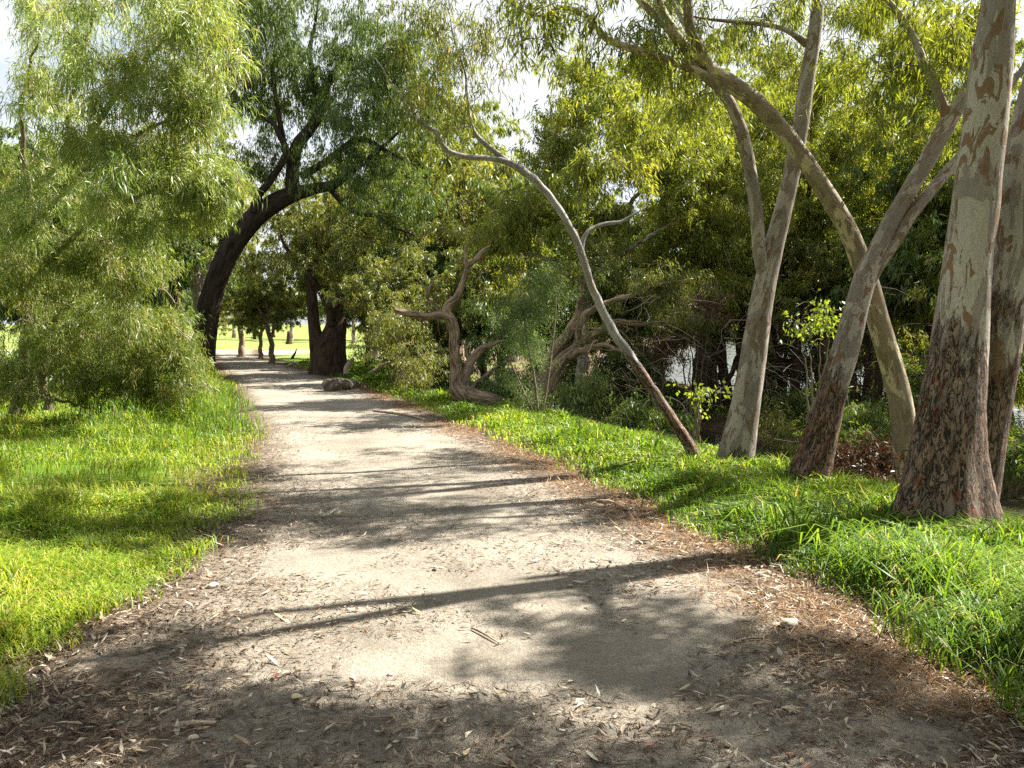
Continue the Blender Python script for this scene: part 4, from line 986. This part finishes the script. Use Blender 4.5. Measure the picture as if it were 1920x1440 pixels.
US = "dark understorey shrubs along the bank"
shrub("shrub", "olive leafy shrub between the fallen branch and the crooked paperbark", 745, 620, 22, 75, 55, 1.2, 260, M_OLIVE, group=US)
shrub("shrub", "twiggy dark shrub low behind the grass left of the crooked paperbark", 790, 690, 20.5, 75, 40, .9, 190, M_OLIVE, M_TWIGP, group=US, n_leaf=8)
shrub("shrub", "grey-green shrub at the foot of the bright dead limb", 945, 725, 18.5, 50, 40, .7, 140, M_FERN, group=US)
shrub("shrub", "pale grey-leaved shrub at the foot of the sprawling paperbark", 1090, 745, 16.5, 35, 45, .4, 130, M_FERN, group=US, tone_mu=.95)
shrub("shrub", "dark shrub under the sprawling paperbark's long limb", 1180, 700, 21.5, 85, 55, .9, 260, M_DARK, group=US)
shrub("shrub", "rust-brown dead-leaved shrub hanging left of the grey gum", 1300, 585, 18.5, 60, 40, .9, 170, M_DEAD, group=US, tone_mu=.6, n_leaf=11)
shrub("shrub", "rusty thicket beside the slender leaning gum above the lake", 1235, 655, 18.8, 38, 35, .8, 110, M_DEAD, group=US, tone_mu=.5, n_leaf=11)
shrub("shrub", "brown reedy thicket on the lake edge left of the grey gum", 1320, 758, 23, 60, 22, .8, 150, M_DEAD, group=US, tone_mu=.7)
shrub("shrub", "dark thicket across the puddle right of the grey gum", 1470, 770, 21, 70, 35, .9, 190, M_DARK, group=US)
shrub("shrub", "twiggy green shrub over the puddle between grey and forked gums", 1470, 820, 15.5, 50, 60, .6, 130, M_OLIVE, M_TWIGP, group=US, n_leaf=9)
shrub("shrub", "dark green shrub on the bank behind the mottled gum", 1605, 815, 13.5, 65, 42, .6, 190, M_DARK, M_TWIGP, group=US)
shrub("shrub", "shaded shrub at the right edge beyond the second stem", 1900, 850, 12.0, 60, 60, .7, 190, M_DARK, M_TWIGP, group=US)
shrub("shrub", "dark undergrowth below the slender gum's trunk", 1215, 785, 15.5, 70, 30, .7, 170, M_DARK, group=US)
shrub("vine", "fresh lime-leaved climber beside the leaning forked gum", 1530, 600, 12.5, 50, 55, .4, 44, M_LIGHT, n_leaf=6, L=(.06, .10), W=.04, droop=.4)
shrub("vine", "little lime-leaved shoot in front of the bright lake", 1308, 742, 13.0, 14, 14, .15, 9, M_LIGHT, n_leaf=8, L=(.06, .09), W=.045, droop=.4)
shrub("brush_pile", "heap of dead brown leafy branches around the mottled gum's foot", 1625, 890, 9.0, 90, 50, .45, 330, M_DEAD, M_TWIG, stems=6, n_leaf=15, L=(.06, .11), W=.02, droop=.3, tone_mu=.4)
shrub("shrub", "ferny plants sprouting at the black leaning trunk's foot", 300, 735, 24, 60, 25, .8, 150, M_WEEP2, group=US)
shrub("shrub", "shaded shrub left of the black leaning trunk", 270, 640, 24, 80, 50, 1.2, 240, M_DARK, group=US, W=.03, L=(.1, .16))

for px, py, Y, rx, ry, n, lm, lab in [
        (40, 690, 19, 90, 50, 220, M_DARK, "dark shrub behind the weeping bush at the left edge"), (170, 690, 20, 80, 45, 210, M_DARK, "dark shrub behind the middle of the weeping bush"), (330, 690, 22, 50, 45, 170, M_DARK, "dark shrub at the black leaning trunk's foot"),
       
        (1140, 760, 20.5, 60, 40, 190, M_DARK, "dark low shrub right of the sprawling paperbark's foot"), (1060, 700, 21, 80, 50, 220, M_DARK, "dark shrub in the gap behind the paperbark trunk"),
        (1445, 680, 23.5, 40, 50, 120, M_OLIVE, "olive shrub against the lake beside the grey gum"),
        (1560, 730, 22, 55, 55, 170, M_DARK, "dark shrub against the lake left of the forked gum"), (1700, 740, 20, 55, 60, 170, M_DARK, "dark shrub against the lake behind the mottled gum's bend"),
        (1770, 800, 17.5, 70, 45, 190, M_DARK, "dark shrub on the shore behind the thick gum"), (1215, 730, 21.5, 45, 30, 140, M_DARK, "dark shrub fringing the lake beyond the leaning gum"),
        (830, 700, 23, 70, 55, 220, M_DARK, "dark shrub behind the crooked paperbark's base"), (735, 650, 33, 60, 45, 190, M_DARK, "dark shrub just behind the fallen branch"),
        (1500, 690, 22.5, 45, 40, 120, M_DARK, "dark shrub against the lake between grey and forked gums"), (1650, 680, 22, 45, 45, 120, M_DARK, "dark shrub against the lake behind the mottled gum's middle"),
        (1730, 690, 20.5, 50, 50, 150, M_OLIVE, "olive shrub against the lake left of the thick gum"), (1190, 690, 22, 60, 45, 170, M_DARK, "dark shrub against the lake below the long paperbark limb"),
        (1520, 770, 19, 60, 35, 150, M_DARK, "dark low shrub across the puddle behind the forked gum"), (1310, 575, 24, 45, 35, 110, M_DARK, "dark shrub hanging over the lake left of the grey gum"), (1660, 790, 18, 60, 35, 150, M_DARK, "dark low shrub behind the mottled gum's lower trunk"),
        (930, 640, 22, 70, 60, 200, M_FERN, "grey-green wispy shrub right of the crooked paperbark")]:
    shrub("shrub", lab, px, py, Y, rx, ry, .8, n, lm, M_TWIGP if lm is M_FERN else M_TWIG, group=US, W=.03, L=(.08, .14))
nT = 1100
tpx = rng.uniform(1090, 1960, nT); tY = rng.uniform(13.5, 22, nT); tpy = rng.normal(690, 85, nT)
st = np.stack([P(a, b, c) for a, b, c in zip(tpx, tpy, tY)])
keep = st[:, 2] > hm(st[:, 0], st[:, 1]) + .05; st = st[keep]; n_ = len(st)
dr = rng.normal(size=(n_, 3)) * np.array([1, .6, .55]); dr = norm(dr); ln_ = rng.uniform(.3, 1.3, (n_, 1))
tt_ = np.linspace(0, 1, 7); wig = (rng.normal(size=(n_, 1, 3)) * .35 * (tt_ * (1 - tt_))[None, :, None] + rng.normal(size=(n_, 7, 3)) * .018) * ln_[:, None]
TW = st[:, None] + dr[:, None] * (ln_[:, None] * tt_[None, :, None]) + wig + np.array([0, 0, -.3]) * ln_[:, None] * (tt_ ** 2)[None, :, None]
TW[..., 2] = np.maximum(TW[..., 2], hm(TW[..., 0], TW[..., 1]) + .02)
V, Q = batch_tubes(TW, np.linspace(.006, .0014, 7)[None] * rng.uniform(.5, 1.5, (n_, 1)), 3)
link("dead_twigs", np_mesh("dead_twigs", V, [Q], M_TWIGD), kind="stuff")

# ------------------------------------------------------------------ fallen timber
def timber(name, label, cat, lines, mat, seed=0.0, lump=.12, sides=12, group=None, wob=.03):
    L0 = px_line(lines[0][1]); root = thing(name, label, cat, tuple(L0[0, :3]), group)
    for i, (pn, ln) in enumerate(lines):
        me, _, _ = limb_mesh(px_line(ln), mat, 0, sides if i == 0 else 8, lump, seed + i, wob=wob, name=pn)
        part(pn, me, root)
    return root
yl = float(G(632, 733)[1])
timber("log", "grey sawn log lying end-on at the right path edge", "log", [("trunk", [(612, 726, yl - .25, 12), (617, 724, yl - .2, 15), (640, 724, yl + .5, 15), (668, 727, yl + 1.6, 12), (700, 735, yl + 3, 8)])], bark_rough("grey_log_bark", (.05, .04, .032), (.22, .18, .14), 1.2, .03), 3, .06)
ym = float(G(685, 708)[1])
timber("fallen_branch", "pale fallen branch with an upturned end beside the massive twin trunk", "branch",
       [("trunk", [(662, 672, ym + .4, 3), (652, 685, ym, 5), (650, 699, ym - .3, 5), (666, 704, ym - .2, 4.5), (682, 708, ym, 5), (705, 692, ym + .4, 4), (735, 677, ym + 1, 2.5)]), ("limb", [(648, 706, ym - .3, 5), (650, 690, ym - .2, 5.5), (655, 680, ym - .1, 5)])], B_BLEACH, 5, .15)
yn = float(G(545, 690)[1])
timber("fallen_branch", "bleached bent stick in the weeds left of the massive twin trunk", "branch", [("trunk", [(534, 690, yn, 1.6), (546, 682, yn, 1.8), (558, 682, yn, 1.8), (563, 690, yn, 1.4)])], B_BLEACH, 6, .1)
yo = float(G(560, 672)[1])
timber("fallen_branch", "dark crooked dead stick poking up before the sunny meadow", "branch", [("trunk", [(546, 676, yo, 3), (550, 667, yo, 2.4), (554, 660, yo, 1.6), (556, 654, yo, .8)])], B_DARK, 6, .1)
a, b = G(1085, 872), G(1280, 990)
for k, (lab, pts) in enumerate([
        ("thin brown stick lying along the right path edge near the bent paperbark", [(700, 772, 2), (760, 780, 2.4), (800, 790, 1.6)]),
        ("curved grey stick on the straw at the right path edge", [(1118, 944, 3.4), (1145, 946, 3.6), (1168, 956, 3), (1180, 962, 1.5)]),
        ("dark forked stick beside the tall grass on the right", [(1255, 984, 3), (1295, 990, 3.6), (1335, 986, 3.2), (1352, 976, 1.8)]),
        ("long pale root-like stick bordering the grass in the right corner", [(1712, 1190, 3), (1740, 1235, 3.4), (1790, 1275, 3.2), (1850, 1305, 2)]),
        ("short thick bark piece in the dark litter at the lower left", [(330, 1368, 5), (365, 1366, 6.5), (405, 1364, 4)]),
        ("thin pale stick lying in the centre of the sunlit path", [(885, 1183, 1.8), (910, 1195, 2), (935, 1210, 1.2)]),
        ("short forked twig on the bare path at the lower centre", [(690, 1352, 2), (740, 1352, 2.4), (700, 1375, 1)]),
        ("straight stick lying near the right-hand litter", [(1360, 1215, 2.4), (1400, 1203, 2.6), (1432, 1201, 1.6)])]):
    L = []
    for px, py, r in pts:
        g = G(px, py); L.append([g[0], g[1], g[2] + r * g[1] / FOC * .7 + .012, r * g[1] / FOC])
    L = np.array(L); root = None
    V, F, bk = tube(catmull(L, .02)[:, :3], catmull(L, .02)[:, 3], 8, .12, k * 2.0)
    o = link("stick", np_mesh("stick", V - L[0, :3], F, B_PAPER if k % 2 else B_BLEACH, {"bark": bk, "height": V[:, 2]}, True))
    o.location = L[0, :3]; o["label"] = lab; o["category"] = "stick"; o["group"] = "sticks lying on and beside the path"

# ================================================================== GRASS
def blades(x, y, h, w, tone, lean=.5):
    n = len(x); z = top(x, y) - .01
    a = rng.uniform(0, 2 * math.pi, n); ln = (lean * (.3 + rng.random(n)))[:, None]
    o = np.stack([np.cos(a), np.sin(a), 0 * a], -1); s = np.stack([-np.sin(a), np.cos(a), 0 * a], -1)
    tw = rng.uniform(-.9, .9, n)[:, None]; s = norm(s + o * tw)
    p0 = np.stack([x, y, z], -1); H = h[:, None]; up = np.array([0, 0, 1.0]); Wd = w[:, None] * .5
    p1 = p0 + up * H * .5 + o * H * ln * .25
    p2 = p0 + up * H * (.86 - .12 * ln) + o * H * ln * .75
    p3 = p0 + up * H * (.98 - .55 * ln) + o * H * ln * 1.25
    V = np.stack([p0 - s * Wd, p0 + s * Wd, p1 - s * Wd, p1 + s * Wd, p2 - s * Wd * .75, p2 + s * Wd * .75, p3], 1).reshape(-1, 3)
    b = np.arange(n)[:, None] * 7
    return V, [np.concatenate([b + np.array([[0, 1, 3, 2]]), b + np.array([[2, 3, 5, 4]])]), b + np.array([[4, 5, 6]])], np.repeat(tone, 7)

def blades_far(x, y, h, w, tone, lean=.5):
    n = len(x); z = top(x, y) - .01
    a = rng.uniform(0, 2 * math.pi, n); ln = (lean * (.3 + rng.random(n)))[:, None]
    o = np.stack([np.cos(a), np.sin(a), 0 * a], -1); s = norm(np.stack([-np.sin(a), np.cos(a), 0 * a], -1) + o * rng.uniform(-.9, .9, n)[:, None])
    p0 = np.stack([x, y, z], -1); H = h[:, None]; up = np.array([0, 0, 1.0])
    m = p0 + up * H * .62 + o * H * ln * .4
    V = np.stack([p0, m + s * w[:, None] * .55, p0 + up * H * (.98 - .5 * ln) + o * H * ln * 1.2, m - s * w[:, None] * .55], 1).reshape(-1, 3)
    return V, [np.arange(n)[:, None] * 4 + np.arange(4)[None]], np.repeat(tone, 4)

def grass_mesh(name, x, y, h, w, tone, lean, near=5.2):
    k = y < near; so = Soup()
    for f, kk in ((blades, k), (blades_far, ~k)):
        if kk.any():
            V, F, t = f(x[kk], y[kk], h[kk], w[kk] * (1 if f is blades else 1.25), tone[kk], lean); so.add(V, F, tone=t)
    return link(name, so.mesh(name, M_GRASS), kind="stuff")

def scatter(n, y0, y1, xlo, xhi, power=1.6):
    u = rng.random(n); k = 1 - power
    y = (y0 ** k + u * (y1 ** k - y0 ** k)) ** (1 / k)
    return xlo(y) + rng.random(n) * (xhi(y) - xlo(y)), y

# left lawn
x, y = scatter(150000, 2.6, 34, lambda y: np.maximum(-.72 * y - .8, edge_l(y) - 14), lambda y: edge_l(y) + .45)
l = edge_l(y) - x
cl = fbm(x * 1.3, y * 1.3, 2); fine = vnoise(x * 5, y * 5)
keep = (rng.random(len(x)) < sstep(-.45, .35, l + .5 * (cl - .5) + .25 * (fine - .5))) & ~((fbm(x * .8 + 4, y * .8, 7) > .62) & (rng.random(len(x)) < .75))
x, y, l, cl = x[keep], y[keep], l[keep], cl[keep]
tuft = sstep(.48, .72, fbm(x * 2.3 + 8, y * 2.3, 6)); lush = sstep(10.5, 13, y) * (1 - sstep(19, 24, y)) * (1 - sstep(2, 3.2, l))
h = (.05 + .15 * cl + .07 * rng.random(len(x)) + .17 * tuft) * (.5 + .5 * sstep(-.2, .6, l)) * (1 + 1.0 * lush) * (1 + .35 * sstep(9, 16, y))
grass_mesh("lawn_grass", x, y, h, .0035 + .0011 * y ** .9 * .5, np.where(rng.random(len(x)) < .05, 1, np.clip(rng.normal(.62, .22, len(x)) + .9 * (fbm(x * .9, y * .9, 5) - .5) - .3 * lush, 0, .92)), .7)
# right bank: long lush grass
x, y = scatter(150000, 2.6, 42, lambda y: edge_r(y) - .35, lambda y: edge_r(y) + 4.6 + .05 * y)
d = x - edge_r(y)
cl = fbm(x * 1.1 + 30, y * 1.1, 2)
keep = (rng.random(len(x)) < sstep(-.3, .5, d + .6 * (cl - .5)) * (1 - .75 * sstep(2.6, 4.4, d + .8 * (cl - .5)) * (1 - sstep(24, 30, y)))) & (rng.random(len(x)) < 1 - .6 * sstep(.9, 2.2, d) * 0)
x, y, d, cl = x[keep], y[keep], d[keep], cl[keep]
tuft = sstep(.48, .75, fbm(x * 2.1 + 3, y * 2.1, 6))
h = (.09 + .20 * cl + .10 * rng.random(len(x)) + .18 * tuft) * (.45 + .55 * sstep(-.1, .9, d)) * (1 + .55 * (1 - sstep(4.2, 6.5, y)))
grass_mesh("bank_grass", x, y, h, .0042 + .0008 * y, np.where(rng.random(len(x)) < .05, 1, np.clip(rng.normal(.40, .22, len(x)) + .7 * (fbm(x * .9, y * .9, 5) - .5), 0, .92)), .75)
# broader tall blades in the near right corner
x, y = scatter(2600, 2.7, 6.5, lambda y: edge_r(y) + .15, lambda y: edge_r(y) + 2.3, 1.2)
grass_mesh("tall_grass", x, y, rng.uniform(.28, .52, len(x)), rng.uniform(.007, .013, len(x)), np.clip(rng.normal(.33, .2, len(x)), 0, 1), .9)
# strip across the puddle
x, y = scatter(16000, 11, 30, lambda y: edge_r(y) + 8.4, lambda y: edge_r(y) + 14, 1.2)
grass_mesh("shore_grass", x, y, rng.uniform(.15, .4, len(x)), np.full(len(x), .02), np.clip(rng.normal(.4, .2, len(x)), 0, 1), .7)

# ================================================================== LITTER
def flat_leaves(x, y, L, W, tone, tilt=.25, lod=1, dz=.006):
    n = len(x); a = rng.uniform(0, 2 * math.pi, n)
    d = np.stack([np.cos(a), np.sin(a), rng.normal(0, tilt, n)], -1)
    s = norm(np.stack([-np.sin(a), np.cos(a), rng.normal(0, tilt * 1.4, n)], -1)); d = norm(d); nn = np.cross(d, s)
    nn = nn * np.sign(nn[:, 2:3] + 1e-9)
    p = np.stack([x, y, top(x, y) + dz + rng.random(n) * .012], -1); L_ = L[:, None]; W_ = W[:, None] * .5
    cv = s * L_ * rng.normal(0, .10, n)[:, None]
    m1, m2 = p + d * L_ * .3 + cv * .8 + nn * L_ * .04, p + d * L_ * .65 + cv + nn * L_ * .05
    if lod == 1:
        V = np.stack([p, m1 + s * W_, p + d * L_ + cv * .2, m1 - s * W_], 1).reshape(-1, 3)
        return V, [np.arange(n)[:, None] * 4 + np.arange(4)[None]], np.repeat(tone, 4)
    V = np.stack([p, m1 + s * W_, m1 - s * W_, m2 + s * W_ * .8, m2 - s * W_ * .8, p + d * L_ + cv * .3], 1).reshape(-1, 3)
    o = np.arange(n)[:, None] * 6
    return V, [o + np.array([[0, 1, 2], [3, 5, 4]])[k:k + 1] for k in (0, 1)] + [o + np.array([[1, 3, 4, 2]])], np.repeat(tone, 6)

def litter_pos(n, y0, y1, power, bias):
    x, y = scatter(n, y0, y1, lambda y: np.maximum(edge_l(y) - .5, -.68 * y - .3), lambda y: np.minimum(edge_r(y) + .7, .68 * y + .4), power)
    dl, dr = x - edge_l(y), edge_r(y) - x
    e = np.maximum(1 - sstep(-.2, 1.5, dl), 1 - sstep(-.2, 1.9, dr))
    cl = fbm(x * 1.6 + 3, y * 1.6, 4)
    k = rng.random(n) < np.clip(bias + e * .9, 0, 1) * sstep(.34, .62, cl + .25 * e)
    return x[k], y[k]
so = Soup()
x, y = litter_pos(70000, 2.4, 16, 1.5, .16)
n = len(x); V, F, t = flat_leaves(x, y, rng.uniform(.03, .085, n), rng.uniform(.006, .016, n), np.clip(rng.normal(.42, .28, n), 0, 1)); so.add(V, F, tone=t)
x, y = litter_pos(95000, 2.4, 15, 1.6, .5)
n = len(x); V, F, t = flat_leaves(x, y, rng.uniform(.025, .09, n), rng.uniform(.0018, .0045, n), np.clip(rng.normal(.22, .2, n), 0, 1), .12, dz=.004); so.add(V, F, tone=t)
link("leaf_litter", so.mesh("leaf_litter", M_LITTER), kind="stuff")
# orange needle straw between path and right bank
x, y = scatter(42000, 3.2, 24, lambda y: edge_r(y) - 1.0, lambda y: edge_r(y) + .5, 1.4)
d = x - edge_r(y); k = rng.random(len(x)) < (1 - np.abs(d + .2) / .9).clip(0, 1) * sstep(.40, .6, fbm(x * 1.2, y * .8, 8) + .16 * np.exp(-((y - 8) / 2.5) ** 2))
x, y = x[k], y[k]; n = len(x)
V, F, t = flat_leaves(x, y, rng.uniform(.06, .15, n), .002 + .0004 * y, np.clip(rng.normal(.55, .25, n), 0, 1), .3, dz=.008)
link("needle_straw", np_mesh("needle_straw", V, F, M_STRAW, {"tone": t}), kind="stuff")

# single fallen leaves near the camera, each its own object
def one_leaf(L, W, curl, bend, rnd=False):
    k = 6; t = np.linspace(0, 1, k); w = np.sin(np.pi * t ** (.75 if not rnd else .9)) ** (.9 if not rnd else .6) * W * .5
    cx = bend * L * np.sin(np.pi * t); z = curl * L * (4 * (t - .5) ** 2) + .002
    c = np.stack([t * L - L / 2, cx, z], -1)
    Vl, Vr = c + np.stack([0 * w, w, w * .45], -1), c - np.stack([0 * w, w, -w * .45], -1)
    V = np.concatenate([c, Vl, Vr]); i = np.arange(k - 1)
    return V, [np.concatenate([np.stack([i, i + 1, k + i + 1, k + i], -1), np.stack([2 * k + i, 2 * k + i + 1, i + 1, i], -1)])]
def flat_mat(name, c):
    m = leaf_mat(name, [(0, tuple(v * .75 for v in c)), (1, tuple(v * 1.15 for v in c))], .12, (1.1, .9, .7), .05); return m
kinds = [("pale grey", (.44, .40, .33)), ("tan", (.36, .25, .15)), ("brown", (.17, .10, .06)), ("straw-coloured", (.46, .37, .22)), ("reddish brown", (.22, .09, .055))]
LM = []
for j, (nm, c) in enumerate(kinds):
    mt = flat_mat("fallen_leaf_" + nm.replace(" ", "_").replace("-", "_"), c)
    for L, W, cu, be, rd, sh in ((.10, .017, .05, .10, False, "sickle-shaped"), (.085, .022, .09, .04, False, "curled"), (.075, .026, .06, .02, False, "broad")):
        V, F = one_leaf(L, W, cu, be, rd)
        LM.append((np_mesh("fallen_leaf", V, F, mt, {"tone": rng.random(len(V))}, True), f"{nm} {sh}"))
made = 0
while made < 230:
    y = 2.75 + 3.6 * rng.random() ** 1.5; x = rng.uniform(max(-.62 * y, edge_l(y) - .1), min(.62 * y, edge_r(y) + .2))
    e = max(1 - (x - edge_l(y)) / 1.8, 1 - (edge_r(y) - x) / 2.0, 0)
    if rng.random() > .25 + .75 * e or fbm(x * 1.6 + 3, y * 1.6, 4) < .36: continue
    me, look = LM[int(rng.choice(len(LM), p=np.array([5, 4, 3, 4, 3, 3, 2, 2, 2, 4, 3, 2, 1, 1, 1]) / 40.0))]
    o = link("fallen_leaf", me)
    o.location = (x, y, float(top(x, y)) + .012); s = rng.uniform(.55, 1.15); o.scale = (s, s, s)
    o.rotation_euler = (rng.normal(0, .22), rng.normal(0, .18), rng.uniform(0, 6.28))
    where = "on the leaf-strewn left side of the path" if x < -.9 else ("in the litter on the right side of the path" if x > .7 else "on the bare sandy middle of the path")
    o["label"] = f"{look} fallen leaf lying {where}"; o["category"] = "leaf"; o["group"] = f"{look} fallen leaves {where}"
    made += 1
def special(name, label, cat, px, py, V, F, mat, rz=0.0, group=None, lift=.012):
    g = G(px, py); o = link(name, np_mesh(name, V, F, mat, {"tone": rng.random(len(V))}, True))
    o.location = (g[0], g[1], float(top(g[0], g[1])) + lift); o.rotation_euler = (0.1, .05, rz); o["label"] = label; o["category"] = cat
    if group: o["group"] = group
    return o
V, F = one_leaf(.05, .042, .05, 0, True); special("fallen_leaf", "round yellowish fallen leaf standing out on the dark lower-left litter", "leaf", 556, 1316, V, F, LM[9][0].materials[0], .8)
V, F = one_leaf(.045, .016, .03, 0, True); special("bark_flake", "small pinkish flake of bark lying near the bottom centre", "bark", 1217, 1408, V, F, flat_mat("pink_flake", (.38, .20, .17)), 1.35, lift=.02)
V, F = one_leaf(.09, .013, .1, .06); special("fallen_leaf", "thin pale leaf touching the pinkish bark flake", "leaf", 1188, 1403, V, F, LM[0][0].materials[0], 2.7, lift=.02)
# stones
def stone(px, py, r, mat, lab):
    g = G(px, py); so = []
    u = np.linspace(0, 2 * math.pi, 9, endpoint=False); v = np.linspace(-.5 * math.pi, .5 * math.pi, 6)[1:-1]
    ring = np.stack([np.stack([np.cos(u) * math.cos(a), np.sin(u) * math.cos(a), 0 * u + math.sin(a)], -1) for a in v]).reshape(-1, 3)
    Vv = np.vstack([ring, [[0, 0, -1], [0, 0, 1]]]); Vv = Vv * (1 + .5 * (vnoise(Vv[:, 0] * 2 + px, Vv[:, 1] * 2, Vv[:, 2] * 2)[:, None] - .5)) * np.array([1.15, .9, .6]) * r
    i = np.arange(9); Q = np.concatenate([np.stack([k * 9 + i, k * 9 + (i + 1) % 9, k * 9 + 9 + (i + 1) % 9, k * 9 + 9 + i], -1) for k in range(3)])
    T = np.concatenate([np.stack([(i + 1) % 9, i, 0 * i + 36], -1), np.stack([27 + i, 27 + (i + 1) % 9, 0 * i + 37], -1)])
    o = link("stone", np_mesh("stone", Vv, [Q, T], mat, None, True)); o.location = (g[0], g[1], float(top(g[0], g[1])) + r * .3)
    o.rotation_euler = (0, 0, px); o["label"] = lab; o["category"] = "stone"; o["group"] = "stones on the path"
M_ST = plain("pale_stone", (.42, .37, .29))
for px, py, r, lab in [(400, 1103, .035, "pale flat stone on the sunlit left part of the path"), (1480, 1176, .045, "rounded buff stone at the right path edge in the litter"), (1500, 1130, .03, "small upright stone above the rounded buff one"),
                       (732, 1270, .016, "tiny white stone in the middle of the path"), (362, 1391, .022, "small stone beside the thick bark piece at lower left"), (1365, 1415, .014, "tiny stone low on the right of centre"), (1112, 1056, .02, "small stone in the central branch shadow"),
                       (1255, 1068, .022, "small stone where the branch shadows cross on the right")]:
    stone(px, py, r, M_ST, lab)
# fresh leafy sprig in the shadow
g = G(625, 975); root = thing("leaf_sprig", "fallen sprig of pale leaves in the dark shadow mid-path", "sprig", (g[0], g[1], float(top(g[0], g[1]))))
V, F, bk = tube(np.array([[g[0] - .16, g[1] - .02, g[2] + .02], [g[0], g[1], g[2] + .035], [g[0] + .22, g[1] + .03, g[2] + .02]]), np.array([.004, .004, .002]), 6)
part("stem", np_mesh("stem", V, F, M_TWIG, None, True), root)
lf = np_mesh("leaf", *one_leaf(.11, .024, .06, .06), flat_mat("pale_sprig_leaf", (.5, .5, .38)), {"tone": rng.random(18)}, True)
for k in range(10):
    o = link("leaf", lf, root); o.location = (-.14 + .028 * k, (.05 if k % 2 else -.05), .04 + .01 * (k % 3)); o.rotation_euler = (rng.normal(0, .3), rng.normal(-.25, .2), (1.1 if k % 2 else -1.1) + rng.normal(0, .4))
